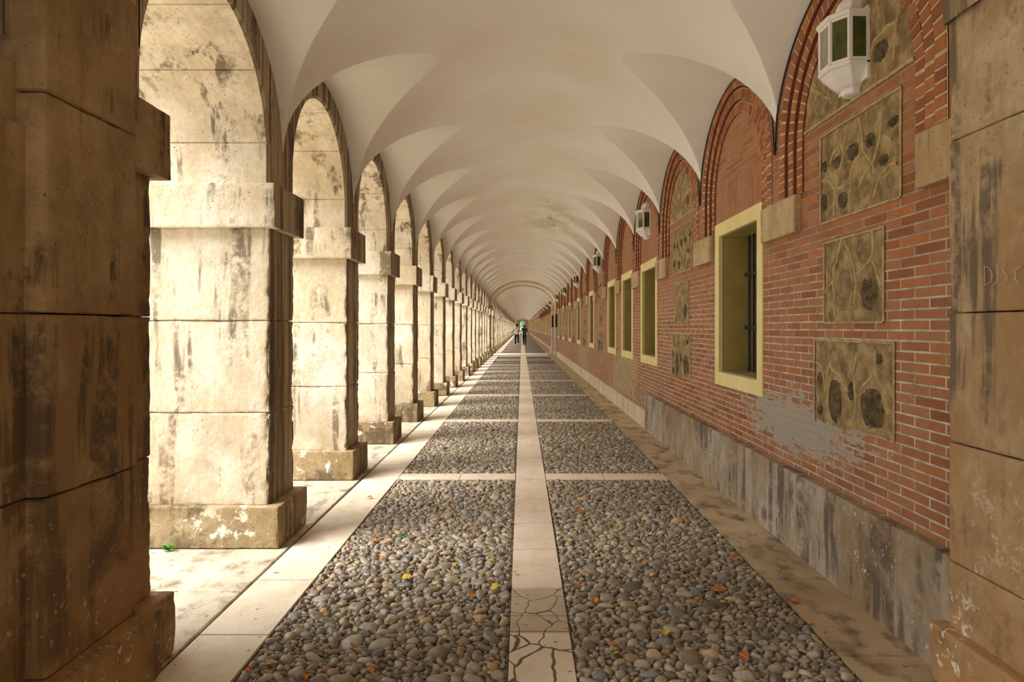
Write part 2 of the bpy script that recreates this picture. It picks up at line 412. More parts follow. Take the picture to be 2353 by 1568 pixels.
def rib(mb, ya, yb, t=.1, nb=40):
    ring = []
    for j in range(nb + 1):
        a = -PI / 2 + PI * j / nb
        ring.append((CX + (W - t) * math.sin(a), ZS + (B - t) * math.cos(a), CX + (W + .05) * math.sin(a), ZS + (B + .05) * math.cos(a)))
    for j in range(nb):
        (x0, z0, X0, Z0), (x1, z1, X1, Z1) = ring[j], ring[j + 1]
        mb.quad((x1, ya, z1), (x0, ya, z0), (x0, yb, z0), (x1, yb, z1))
        mb.quad((x0, ya, z0), (x1, ya, z1), (X1, ya, Z1), (X0, ya, Z0))
        mb.quad((x1, yb, z1), (x0, yb, z0), (X0, yb, Z0), (X1, yb, Z1))
mb = MB()
barrel_run(mb, Y0, T(0), 0, 32, 6)
for k in range(1, KP + 1): vault_bay(mb, T(k - 1), T(k), 28 if k < 6 else 18, 10 if k < 6 else 6, 28)
barrel_run(mb, T(KP), T(KQ), .0)
for k in range(KQ + 1, KE + 1): vault_bay(mb, T(k - 1), T(k), 8, 3, 14)
tag(mb.build('ceiling', M['vault'], smooth=True), 'cream plastered barrel vault with pointed lunettes over every bay', kind='structure')
mb = MB(); mb.box(XL - WT - .15, 2.9, Y0 - .2, YE + .4, 4.22, 4.4)
tag(mb.build('ceiling_slab', M['stone']), kind='structure')
n_trim = 0
def trim(mb, mats, label=None, **kw):
    global n_trim
    n_trim += 1; o = mb.build('trim_%d' % n_trim, mats, **kw); tag(o, label, kind='structure'); return o
mb = MB(); rib(mb, T(0) - .54, T(0) + .01); trim(mb, M['stone_tan'], 'stone transverse arch over the first pair of pilasters', smooth=False)
mb = MB(); rib(mb, T(KP) + .0, T(KP) + .8); trim(mb, M['rib'], 'stone transverse arch before the crossing bay')
mb = MB(); rib(mb, T(KQ) - .8, T(KQ)); trim(mb, M['rib'], 'stone transverse arch after the crossing bay')

# ------------------------------------------------------------------ arcade wall above the piers, arches cut through it
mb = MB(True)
ZI = 2.48; ZT = 4.22
def arch_pts(ya, yb, zc, apex, n, joints):
    r = (yb - ya) / 2; c = (ya + yb) / 2; ry = apex - zc; out = [(ya, ZI)]
    ths = [PI - PI * i / n for i in range(n + 1)]
    js = [(PI * q) for q in joints]
    al = []
    for t in ths:
        if all(abs(t - q) > .02 for q in js): al.append((t, 1.0))
    for q in js: al += [(q + .007, 1.0), (q + .003, 1.014), (q - .003, 1.014), (q - .007, 1.0)]
    al.sort(reverse=True)
    for t, f in al: out.append((c + r * f * math.cos(t), zc + ry * f * math.sin(t)))
    out.append((yb, ZI)); return out
XO = XL - WT
def arc_bay(mb, ya, yb, n, joints, apex=3.46, zc=2.665):
    P = arch_pts(ya, yb, zc, apex, n, joints)
    ch = .02
    for (a0, z0), (a1, z1) in zip(P[:-1], P[1:]):
        c = (ya + yb) / 2
        def off(a, z):
            d = Vector((a - c, max(0, z - zc))); d.normalize(); return a + d.x * ch, z + d.y * ch
        b0, b1 = off(a0, z0), off(a1, z1)
        mb.quad((XL - ch, a1, z1), (XL - ch, a0, z0), (XO, a0, z0), (XO, a1, z1))
        mb.quad((XL, b0[0], b0[1]), (XL - ch, a0, z0), (XL - ch, a1, z1), (XL, b1[0], b1[1]))
        mb.quad((XL, b0[0], b0[1]), (XL, b1[0], b1[1]), (XL, b1[0], ZT), (XL, b0[0], ZT))
        mb.quad((XO, a1, z1), (XO, a0, z0), (XO, a0, ZT), (XO, a1, ZT))
    for yy, q in ((ya, 1), (yb, -1)):
        mb.quad((XL, yy - ch * q, ZI), (XL, yy, ZI), (XL, yy, ZI), (XL, yy - ch * q, ZI + .001))
def pier_top(mb, ya, yb):
    mb.box(XO, XL, ya, yb, ZI, ZT)
JN = [.04, .23, .42, .58, .77, .96]
arc_bay(mb, -1.6, 1.45, 24, JN); pier_top(mb, -3, -1.6); pier_top(mb, 1.47, 2.9)
arc_bay(mb, -6.3, -3, 16, []); pier_top(mb, -7, -6.3)
pier_top(mb, 2.5, T(0) + PH - .02)
for k in range(1, KP + 1):
    arc_bay(mb, T(k - 1) + PH, T(k) - PH, 28 if k < 6 else 16, JN if k < 9 else [])
    if k < KP: pier_top(mb, T(k) - PH + .02, T(k) + PH - .02)
pier_top(mb, T(KP) - PH + .02, T(KP) + .58)
arc_bay(mb, T(KP) + .6, T(KQ) - .6, 20, [], 3.5, 2.6)
pier_top(mb, T(KQ) - .58, T(KQ) + PH - .02)
for k in range(KQ + 1, KE + 1):
    arc_bay(mb, T(k - 1) + PH, T(k) - PH, 8, [])
    pier_top(mb, T(k) - PH + .02, T(k) + PH - .02)
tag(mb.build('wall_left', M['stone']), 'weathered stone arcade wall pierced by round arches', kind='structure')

m = MB(); m.box(XO, XL, -3, -1.6, 0, ZI); m.box(XO, XL, -7, -6.3, 0, ZI)
tag(m.build('wall_left_rear', M['stone']), kind='structure')
# ------------------------------------------------------------------ piers
def make_pier(name, y0, y1, seed, step, r1, mats, extra=None, bproj=.055, xf=XL, imp0=None):
    """xf: corridor face of the shaft"""
    cy = (y0 + y1) / 2
    root = empty(name, ((XL + XO) / 2, cy, 0)); ox = (XL + XO) / 2
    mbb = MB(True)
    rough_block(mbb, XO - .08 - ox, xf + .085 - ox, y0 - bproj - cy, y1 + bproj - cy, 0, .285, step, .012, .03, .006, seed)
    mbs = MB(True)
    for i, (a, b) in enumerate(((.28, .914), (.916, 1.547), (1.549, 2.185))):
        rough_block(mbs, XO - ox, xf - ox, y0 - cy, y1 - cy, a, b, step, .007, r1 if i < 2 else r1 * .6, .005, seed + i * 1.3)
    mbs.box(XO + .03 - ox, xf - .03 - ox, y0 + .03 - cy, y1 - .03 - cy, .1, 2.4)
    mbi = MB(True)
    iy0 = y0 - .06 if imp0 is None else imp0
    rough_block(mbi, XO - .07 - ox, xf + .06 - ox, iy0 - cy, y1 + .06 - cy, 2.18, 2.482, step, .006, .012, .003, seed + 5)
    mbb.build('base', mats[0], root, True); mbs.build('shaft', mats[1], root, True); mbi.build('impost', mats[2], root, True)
    return root
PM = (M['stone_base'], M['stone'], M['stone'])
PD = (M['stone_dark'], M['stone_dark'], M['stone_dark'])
near_lab = {1: 'massive pale limestone pier, white peeling patches on its low base, a weed beside it',
            2: 'second limestone pier of the arcade, grey streaked shaft behind the massive pale one',
            3: 'third limestone pier of the arcade, slimmer in view than the second',
            4: 'fourth limestone pier of the arcade with bright near face and block impost',
            5: 'fifth limestone pier of the arcade from the camera', 6: 'sixth limestone pier of the arcade from the camera'}
GP = 'limestone piers of the arcade'
for k in range(1, KP):
    if k <= 4: p = make_pier('stone_pier', T(k) - PH, T(k) + PH, 1.7 * k, .03 if k < 3 else .06, .06, PM); proto = p
    elif k == 5: p = make_pier('stone_pier', T(k) - PH, T(k) + PH, 9.7, .09, .03, PM); proto = p
    else: p = copy_tree(proto); p.location.y = T(k)
    tag(p, near_lab.get(k) or '%s limestone pier of the arcade counted away from the camera' % ORD[k], 'pier', GP)
lo = make_pier('stone_pier', T(KQ + 1) - PH, T(KQ + 1) + PH, 4.4, .2, .02, PM)
tag(lo, 'small distant limestone pier in the run beyond the crossing arch', 'pier', 'distant piers beyond the crossing arch')
for k in range(KQ + 2, KE):
    p = copy_tree(lo); p.location.y = T(k)
# pilastered piers
def pilaster_left(mb, y0, y1, x, seed, step):
    for i, (a, b) in enumerate(((.30, .913), (.917, 1.546), (1.550, 2.30), (2.304, 2.86))):
        rough_block(mb, XL - .3, x, y0, y1, a, b, step, .012, .03, .006, seed + i)
def big_pier(name, y0, y1, py0, py1, seed, step, mats, label, group=None, imp0=None):
    p = make_pier(name, y0, y1, seed, step, .035, mats, xf=XL + .045, imp0=imp0)
    ox, cy = p.location.x, p.location.y
    m2 = MB(True); pilaster_left(m2, py0, py1, -1.615, seed + 9, step)
    o = m2.build('pilaster', mats[1], p, True); o.location = (-ox, -cy, 0)
    m3 = MB(True); rough_block(m3, XL - .3, -1.55, py0 - .06, py1 + .08, 0, .30, step, .02, .05, .012, seed + 3)
    o = m3.build('pilaster_base', mats[0], p, True); o.location = (-ox, -cy, 0)
    return tag(p, label, 'pier', group)
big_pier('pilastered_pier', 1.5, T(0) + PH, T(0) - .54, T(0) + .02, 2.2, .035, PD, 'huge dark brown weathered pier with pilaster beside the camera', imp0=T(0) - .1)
big_pier('pilastered_pier', T(KP) - PH, T(KP) + .6, T(KP), T(KP) + .5, 12.2, .1, PM, 'pilastered pier carrying the near side of the crossing arch')
big_pier('pilastered_pier', T(KQ) - .6, T(KQ) + PH, T(KQ) - .5, T(KQ), 15.2, .1, PM, 'pilastered pier carrying the far side of the crossing arch')

# ------------------------------------------------------------------ brick wall with windows
WIN = [2, 4, 5, 6, 8, 10, 12, 14, 16] + [k for k in range(20, KE) if k % 2 == 0 or k % 5 == 0]
PAN = [1, 3, 7, 9, 11, 13, 15]
XB = 2.62; WZ0, WZ1 = .955, 2.486; WHW = .65; FR = .125
mb = MB()
def wall_box(a, b, z0, z1, mi=0): mb.box(XR, XB, a, b, z0, z1, mi)
wall_box(T(0) - .3, T(0), 0, ZT)
for k in range(1, KE + 1):
    if k in (KP + 1, KP + 2): continue
    a, b = T(k - 1), T(k); c = (a + b) / 2
    if k in WIN:
        w = WHW - .03
        wall_box(a, c - w, 0, ZT); wall_box(c + w, b, 0, ZT)
        wall_box(c - w, c + w, 0, WZ0 + .03); wall_box(c - w, c + w, WZ1 - .03, ZT)
        if k < 9: mb.box(XR - .003, XR + .02, c - WHW + .02, c + WHW - .02, WZ1 - .01, WZ1 + .33, 1)
    else: wall_box(a, b, 0, ZT)
tag(mb.build('wall_right', [M['brick'], M['lintel']]), 'red brick wall of the covered walk', kind='structure')
mb = MB()
rough_block(mb, 1.86, XB, Y0, 1.0, 0, ZT, .3, .01, .02, .004, 3)
mb.box(1.86, XB, T(KP), T(KQ), 0, ZT)
tag(mb.build('wall_right_stone', M['stone_tan']), kind='structure')
# pilasters on the brick wall: parts of the setting
def pil_right(y0, y1, x, seed, step, label, mat='rib'):
    m = MB()
    zs = (.0, .52, 1.02, 1.56, 2.28, 2.86) if step < .1 else (.27, 1.1, 2.0, 2.86)
    for i in range(len(zs) - 1): rough_block(m, x, XR + .2, y0, y1, zs[i] + .003, zs[i + 1] - .002, step, .006, .016, .006, seed + i)
    rough_block(m, x - .06, XR + .2, y0 - .06, y1 + .05, 0, .25, step, .015, .03, .008, seed + 9)
    trim(m, M[mat], label, smooth=True)
pil_right(.98, T(0) + .02, 1.80, 4.1, .05, 'tan stained stone pilaster closing the brick wall', 'stone_tan')
pil_right(T(KP), T(KP) + .5, 1.76, 5.1, .2, 'pale stone pilaster at the near side of the crossing bay')
pil_right(T(KQ) - .5, T(KQ), 1.73, 6.1, .2, 'pale stone pilaster at the far side of the crossing bay')
# plinth
mb = MB(); yy = T(0) + .02; i = 0
while yy < 10.1:
    L = (1.35, 1.15, 1.5, 1.2, 1.4, .95)[i % 6]; L = min(L, 10.1 - yy)
    if 10.1 - yy - L < .3: L = 10.1 - yy
    rough_block(mb, 1.815, XR + .1, yy + .001, yy + L - .002, -.02, .527, .05, .007, .025, .005, 3.3 * i + 1); yy += L; i += 1
trim(mb, M['stone_plinth'], 'tall stained stone plinth along the first bays of the brick wall', smooth=True)
mb = MB()
while yy < T(KP):
    L = 1.6 + .5 * math.sin(i * 2.3); L = min(L, T(KP) - yy)
    rough_block(mb, 1.815, XR + .1, yy + .002, yy + L - .002, -.02, .265, .12, .006, .014, .004, 3.3 * i + 1); yy += L + .001; i += 1
mb.box(1.82, XR + .1, T(KQ), YE, -.02, .27)
tag(mb.build('baseboard_right', M['plinth_pale'], smooth=True), 'low pale stone plinth along the foot of the brick wall', kind='structure')

# windows
def make_window(c, n):
    root = empty('window_%d' % n, (XR, c, WZ0)); tag(root, kind='structure')
    hw, h = WHW, WZ1 - WZ0
    m = MB(); t0 = -.012; t1 = .04
    m.box(t0, t1, -hw, -hw + FR, 0, h); m.box(t0, t1, hw - FR, hw, 0, h)
    m.box(t0, t1, -hw + FR, hw - FR, 0, FR); m.box(t0, t1, -hw + FR, hw - FR, h - FR, h)
    bevel(m.build('window_frame', M['cream'], root), .006)
    m = MB(); i = hw - FR
    m.box(.03, .52, -i - .06, -i, FR - .05, h - FR + .05); m.box(.03, .52, i, i + .06, FR - .05, h - FR + .05)
    m.box(.03, .52, -i, i, h - FR, h - FR + .05)
    m.build('reveal', M['olive'], root)
    m = MB(); m.box(.02, .52, -i, i, FR - .05, FR + .008); m.build('window_sill', M['mortar'], root)
    m = MB(); x = .245
    for j in range(8):
        yj = -i + .1 + (2 * i - .2) * j / 7; m.tube([(x, yj, FR - .01), (x, yj, h - FR)], .013, 8)
    for zz in (1.50 - WZ0, 2.0 - WZ0): m.box(x - .012, x + .012, -i - .02, i + .02, zz - .015, zz + .015)
    m.build('grille', M['iron'], root)
    m = MB(); m.box(.36, .40, -i, i, FR, h - FR)
    for q in (-1, 1):
        for zz in (0, 1, 2):
            za = FR + .06 + zz * (h - 2 * FR - .06) / 3; zb = za + (h - 2 * FR - .06) / 3 - .06
            ya, yb = sorted((q * .04, q * (i - .05))); m.box(.345, .365, ya, yb, za, zb)
    m.build('shutter', M['shutter'], root)
    return root
wp = None
for n, k in enumerate(WIN, 1):
    c = (T(k - 1) + T(k)) / 2
    if wp is None: wp = make_window(c, 1)
    else:
        w = copy_tree(wp); w.location.y = c; w.name = 'window_%d' % n

# brick arches, stepped rings of header bricks over a block on each side
def make_arch(c):
    root = empty('brick_arch', (XR, c, 2.40)); zc = .30
    rings = [(.66, .738, -.018), (.765, .843, -.036), (.87, .955, -.054)]
    m = MB(); a = MB()
    for r0, r1, x in rings:
        # bed of mortar
        n = 40
        def P(r, t):
            return (r * math.cos(t), zc + r * math.sin(t))
        seq = []
        for q in range(n + 1):
            t = PI - PI * q / n; seq.append((P(r0 - .004, t), P(r1 + .004, t)))
        seq = [((-(r0 - .004), 0), (-(r1 + .004), 0))] + seq + [((r0 - .004, 0), (r1 + .004, 0))]
        for (i0, o0), (i1, o1) in zip(seq[:-1], seq[1:]):
            xf = x + .004
            m.quad((xf, i0[0], i0[1]), (xf, i1[0], i1[1]), (xf, o1[0], o1[1]), (xf, o0[0], o0[1]))
            m.quad((xf, i0[0], i0[1]), (.03, i0[0], i0[1]), (.03, i1[0], i1[1]), (xf, i1[0], i1[1]), 1)
            m.quad((xf, o0[0], o0[1]), (xf, o1[0], o1[1]), (.03, o1[0], o1[1]), (.03, o0[0], o0[1]), 1)
        def brick(c0, c1, c2, c3):
            rr = R.random(); dx = R.uniform(-.0015, .0015)
            vs = [(x + dx, *q) for q in (c0, c1, c2, c3)] + [(.02, *q) for q in (c0, c1, c2, c3)]
            a.add(vs, [(0, 1, 2, 3), (0, 4, 5, 1), (1, 5, 6, 2), (2, 6, 7, 3), (3, 7, 4, 0)], 0, rr)
        nb = int(PI * .81 / .067)
        for q in range(nb):
            t0 = PI * (q + .11) / nb; t1 = PI * (q + .89) / nb; g0 = .004
            brick(P(r0, t0), P(r1 - g0, t0), P(r1 - g0, t1), P(r0, t1))
        for sgn in (-1, 1):
            for q in range(5):
                z0 = .006 + q * .0585; z1 = z0 + .046
                ya, yb = sorted((sgn * r0, sgn * (r1 - .004))); brick((ya, z0), (yb, z0), (yb, z1), (ya, z1))
    a.build('brick_ring', M['vbrick'], root, attr='rnd'); m.build('mortar_bed', [M['mortar_pale'], M['brick_dark']], root)
    sp = MB()
    for sg in (-1, 1):
        P_ = [(sg * .95, -.0), (sg * .95, zc)] + [(sg * .955 * math.cos(t * PI / 24), zc + .955 * math.sin(t * PI / 24)) for t in range(1, 10)]
        E_ = [(sg * 1.034, q[1]) if q[1] < .9 else q for q in P_]
        for (a0, z0), (a1, z1), (b0, w0), (b1, w1) in zip(P_[:-1], P_[1:], E_[:-1], E_[1:]):
            sp.quad((-.044, a0, z0), (-.044, a1, z1), (-.044, b1, w1), (-.044, b0, w0))
        sp.build('spandrel', M['brick'], root); sp = MB()
    return root
desc = {1: 'stepped red brick arch above the rubble panels and the nearest big white lantern',
        2: 'stepped red brick arch above the first yellow framed window',
        3: 'stepped red brick arch over the second set of rubble panels',
        4: 'stepped red brick arch over the second window, with a white lantern in it'}
ap = make_arch((T(0) + T(1)) / 2)
for k in range(1, KP + 1):
    o = ap if k == 1 else copy_tree(ap)
    o.location.y = (T(k - 1) + T(k)) / 2
    tag(o, desc.get(k) or '%s stepped red brick arch along the wall away from the camera' % ORD[k], 'arch', 'brick arches along the wall')
for k in range(KQ + 1, 34):
    o = copy_tree(ap); o.location.y = (T(k - 1) + T(k)) / 2
    tag(o, 'distant brick arch on the wall beyond the crossing bay', 'arch', 'distant brick arches')
# springer blocks between the arches
first = None
for k in list(range(0, KP)) + list(range(KQ + 1, 34)):
    if first is None or k == 1:
        m = MB(); ya, yb = (-.02, .33) if k == 0 else (-.33, .31)
        rough_block(m, -.05, .1, ya, yb, 2.145, 2.40, .04, .006, .012, .004, 2.0 + k)
        o = m.build('springer_block', M['springer'], smooth=True); first = o
        o.location = (XR, T(k), 0)
    else: o = first.copy(); COL.objects.link(o); o.location.y = T(k)
    if k == 0: tag(o, 'rough tan springer block beside the stained stone pilaster', 'stone block', 'springer blocks under the brick arches'); first = None if False else first
    elif k == 1: tag(o, 'tan springer block touching the top corner of the first yellow framed window', 'stone block', 'springer blocks under the brick arches')
    elif k < KP: tag(o, '%s tan springer block between two brick arches, counted from the pilaster' % ORD[k + 1] if k < 15 else 'tan springer block beside the crossing bay pilaster', 'stone block', 'springer blocks under the brick arches')
    else: tag(o, 'distant springer block between brick arches beyond the crossing bay', 'stone block', 'distant springer blocks')

# ------------------------------------------------------------------ rubble panels set in the brick
def wp_(px, py): d = px - PX; return (XR * F / d, H + (PY - py) / d * XR)
def z6(u, v): return wp_(1820 + u / 1.803, 180 + v / 1.803)
def z7(u, v): return wp_(1580 + u / 1.96, v / 1.96)
def ribbon(mb, pts, w, x, hh=.006, wob=.012):
    P = []
    for (a, b), (c, d) in zip(pts[:-1], pts[1:]):
        n = max(2, int(math.hypot(c - a, d - b) / .02))
        for i in range(n): P.append((a + (c - a) * i / n, b + (d - b) * i / n))
    P.append(pts[-1])
    P = [(a + wob * noise.noise(Vector((a * 14, b * 14, 1))), b + wob * noise.noise(Vector((a * 14, b * 14, 7)))) for a, b in P]
    vs = []; fs = []
    for i, (a, b) in enumerate(P):
        a0, b0 = P[max(0, i - 1)]; a1, b1 = P[min(len(P) - 1, i + 1)]
        dx, dy = a1 - a0, b1 - b0; l = math.hypot(dx, dy) or 1; nx, ny = -dy / l, dx / l
        ww = w * (1 + .5 * noise.noise(Vector((a * 20, b * 20, 3))))
        for s_, h_ in ((-1, .0), (-.7, hh), (.7, hh), (1, .0)): vs.append((x - h_, a + nx * ww * s_, b + ny * ww * s_))
    for i in range(len(P) - 1):
        for j in range(3): q = i * 4 + j; fs.append((q, q + 4, q + 5, q + 1))
    mb.add(vs, fs)
def rock(mb, c, ry, rz, x, seed, bump=.012):
    vs = [(x - bump, c[0], c[1])]; fs = []; n = 22; m = 5
    for i in range(1, m + 1):
        for j in range(n):
            t = 2 * PI * j / n; k = 1 + .22 * noise.noise(Vector((math.cos(t) * 1.7 + seed, math.sin(t) * 1.7, seed)))
            r = i / m
            hh = bump * (1 - r ** 3) + .012 * noise.noise(Vector((r * math.cos(t) * 4 + seed, r * math.sin(t) * 4, seed * 2)))
            vs.append((x - max(hh, -.004) + (.004 if i == m else 0), c[0] + ry * r * k * math.cos(t), c[1] + rz * r * k * math.sin(t)))
    for j in range(n): fs.append((0, 1 + j, 1 + (j + 1) % n))
    for i in range(m - 1):
        for j in range(n):
            a = 1 + i * n + j; b = 1 + i * n + (j + 1) % n; fs.append((a, a + n, b + n, b))
    mb.add(vs, fs)
def make_panel(name, y0, y1, z0, z1, ridges, rocks, seed, ragged=False, arch=False):
    cy = (y0 + y1) / 2; root = empty(name, (XR, cy, z0))
    def L(pt): return (pt[0] - cy, pt[1] - z0)
    m = MB(); x = -.006; NY, NZ = 26, 20; vs = []; fs = []
    hh = z1 - z0; hw = (y1 - y0) / 2
    def bottom(t): return (.035 * noise.noise(Vector((t * 9, seed, 0))) + .05 * max(0, noise.noise(Vector((t * 4, seed, 3)))) + (.02 if t < 0 else .0)) if ragged else 0
    for i in range(NY + 1):
        for j in range(NZ + 1):
            a = -1 + 2 * i / NY
            top = hh
            if arch: top = max(.004, math.sqrt(max(0, .655 ** 2 - (a * hw) ** 2)) - (2.78 - 2.70))
            bo = bottom(a)
            z = bo + (top - bo) * j / NZ
            ed = i in (0, NY) or j in (0, NZ)
            dx = 0 if ed else .006 * noise.noise(Vector((a * hw * 9, z * 9, seed)))
            vs.append((.01 if ed else x + dx, a * hw, z))
    for i in range(NY):
        for j in range(NZ): q = i * (NZ + 1) + j; fs.append((q, q + 1, q + NZ + 2, q + NZ + 1))
    m.add(vs, fs); m.build('rubble_face', M['render'], root, True)
    m = MB()
    if arch:
        pts = [(-hw + .01, .008), (hw - .01, .008)]; ribbon(m, pts, .010, x, .006, .003)
    else:
        e = .008
        ribbon(m, [(-hw + e, bottom(-1) + .01), (-hw + e, hh - e), (hw - e, hh - e), (hw - e, bottom(1) + .01)], .0075, x, .005, .003)
        if not ragged: ribbon(m, [(-hw + e, e), (hw - e, e)], .0075, x, .005, .003)
    m.build('mortar_border', M['ridge'], root, True)
    for r in ridges:
        m = MB(); ribbon(m, [L(p) for p in r], .0085, x); m.build('mortar_ridge', M['ridge'], root, True)
    for i, (c, ry, rz, dark) in enumerate(rocks):
        m = MB(); rock(m, L(c), ry, rz, x, seed + i * 1.9); m.build('rock', M['rock'] if dark else M['rock_pale'], root, True)
    return root
def rk(fn, sc_, L):
    out = []
    for q in L:
        u, v, a, b = q[:4]; c = fn(u, v); e1 = fn(u + a, v); e2 = fn(u, v + b)
        out.append((c, abs(e1[0] - c[0]), abs(e2[1] - c[1]), len(q) < 5))
    return out
A_r = [[(205, 225), (210, 275), (175, 310), (165, 350)], [(210, 275), (220, 310), (205, 370), (185, 465), (178, 570)], [(283, 160), (297, 240), (297, 300), (335, 350), (350, 400)], [(375, 145), (372, 250), (340, 350)], [(385, 235), (420, 250)], [(335, 350), (280, 450)], [(297, 300), (250, 375), (245, 540)], [(130, 425), (155, 420), (185, 465), (245, 440)], [(443, 350), (400, 365), (360, 420), (345, 490)]]
A_k = [(330, 255, 24, 34), (255, 305, 28, 36), (193, 350, 17, 28), (225, 405, 13, 20, 1), (385, 340, 20, 26), (410, 430, 26, 36, 1), (215, 505, 22, 38), (305, 460, 26, 40, 1), (140, 368, 10, 26), (425, 178, 22, 24), (140, 515, 15, 42)]
B_r = [[(210, 665), (180, 790), (175, 870), (182, 985)], [(220, 665), (265, 790), (272, 850), (262, 930)], [(340, 625), (340, 735), (275, 815)], [(175, 840), (140, 885)], [(340, 760), (375, 860)]]
B_k = [(302, 722, 36, 42, 1), (325, 895, 40, 70), (218, 870, 32, 100, 1)]
C_r = [[(182, 1125), (160, 1200), (140, 1300)], [(275, 1130), (260, 1225), (270, 1330), (260, 1420)], [(350, 1125), (350, 1225), (385, 1290), (408, 1395)], [(105, 1180), (130, 1200), (140, 1260)], [(165, 1200), (210, 1240), (230, 1300)], [(345, 1235), (290, 1285)]]
C_k = [(182, 1335, 32, 92), (335, 1370, 56, 88), (250, 1300, 12, 46), (122, 1250, 10, 33), (370, 1165, 10, 28), (122, 1375, 10, 26)]
T_r = [[(975, 0), (945, 100), (930, 270)], [(905, 120), (850, 180), (830, 240)], [(845, -150), (870, 90)], [(640, 400), (655, 470)], [(560, 395), (640, 445)], [(945, 100), (890, 125)]]
T_k = [(878, 228, 38, 48), (1010, 60, 32, 60, 1), (780, 330, 40, 40, 1), (600, 460, 26, 40, 1), (870, -60, 40, 50)]
def mp(fn, L): return [[fn(*p) for p in l] for l in L]
bc = (T(0) + T(1)) / 2
panels = [make_panel('rubble_panel', bc - .645, bc + .645, 2.78, 3.34, mp(z7, T_r), rk(z7, 1, T_k), 1.0, arch=True),
          make_panel('rubble_panel', 3.37, 4.29, 2.14, 2.70, mp(z6, A_r), rk(z6, 1, A_k), 2.0),
          make_panel('rubble_panel', 3.53, 4.24, 1.52, 2.03, mp(z6, B_r), rk(z6, 1, B_k), 3.0),
          make_panel('rubble_panel', 3.43, 4.38, .89, 1.43, mp(z6, C_r), rk(z6, 1, C_k), 4.0, ragged=True)]
pn = ['half-round rubble panel under the brick arch, behind the', 'tall upper square rubble panel, crossed by pale mortar ridges, below the', 'middle square rubble panel, the smaller one with a dark hollow, below the', 'lowest rubble panel with a broken bottom edge, below the']
for o, t in zip(panels, pn): tag(o, t + ' big white lantern', 'rubble panel', 'rubble panels in the brick wall')
pw = ['half-round rubble panel', 'upper rubble panel', 'middle rubble panel', 'lowest rubble panel']
for k in PAN[1:]:
    for o, t in zip(panels, pw):
        c = copy_tree(o); c.location.y += (k - 1) * S
        tag(c, '%s in the %s brick bay, the %s rubble bay away from the camera' % (t, ORD[k], ORD[PAN.index(k) + 1]), 'rubble panel', 'rubble panels in the brick wall')

# chalk scrawls on the pilaster and on the brick
M['chalk'] = simple('chalk', srgb(214, 190, 160), srgb(180, 150, 120), 60)
def scrawl(name, strokes, xp, w, label):
    def q(px, py): d = px - PX; return (xp * F / d, H + (PY - py) / d * xp)
    m = MB()
    for st in strokes: ribbon(m, [q(*p) for p in st], w, xp, .0012, .001)
    o = m.build(name, M['chalk']); tag(o, label, 'chalk writing'); return o
scrawl('chalk_letters', [[(2262, 612), (2262, 656), (2276, 650), (2280, 632), (2274, 616), (2262, 612)], [(2292, 610), (2293, 645), (2284, 655)], [(2314, 606), (2304, 612), (2306, 624), (2314, 634), (2312, 650), (2300, 652)], [(2344, 612), (2334, 622), (2332, 640), (2340, 652)]],
       1.7935, .0017, 'faint scratched capital letters on the stained stone pilaster')
scrawl('chalk_mark', [[(2094, 872), (2104, 872), (2107, 879), (2098, 881), (2094, 889), (2106, 890), (2108, 883), (2098, 881)]], 1.8775, .0014, 'small chalked figure eight on the brick near the lowest rubble panel')
scrawl('chalk_mark', [[(2090, 912), (2118, 910)], [(2102, 902), (2090, 912), (2102, 920)]], 1.8775, .0014, 'small chalked arrow on the brick below the chalked figure')

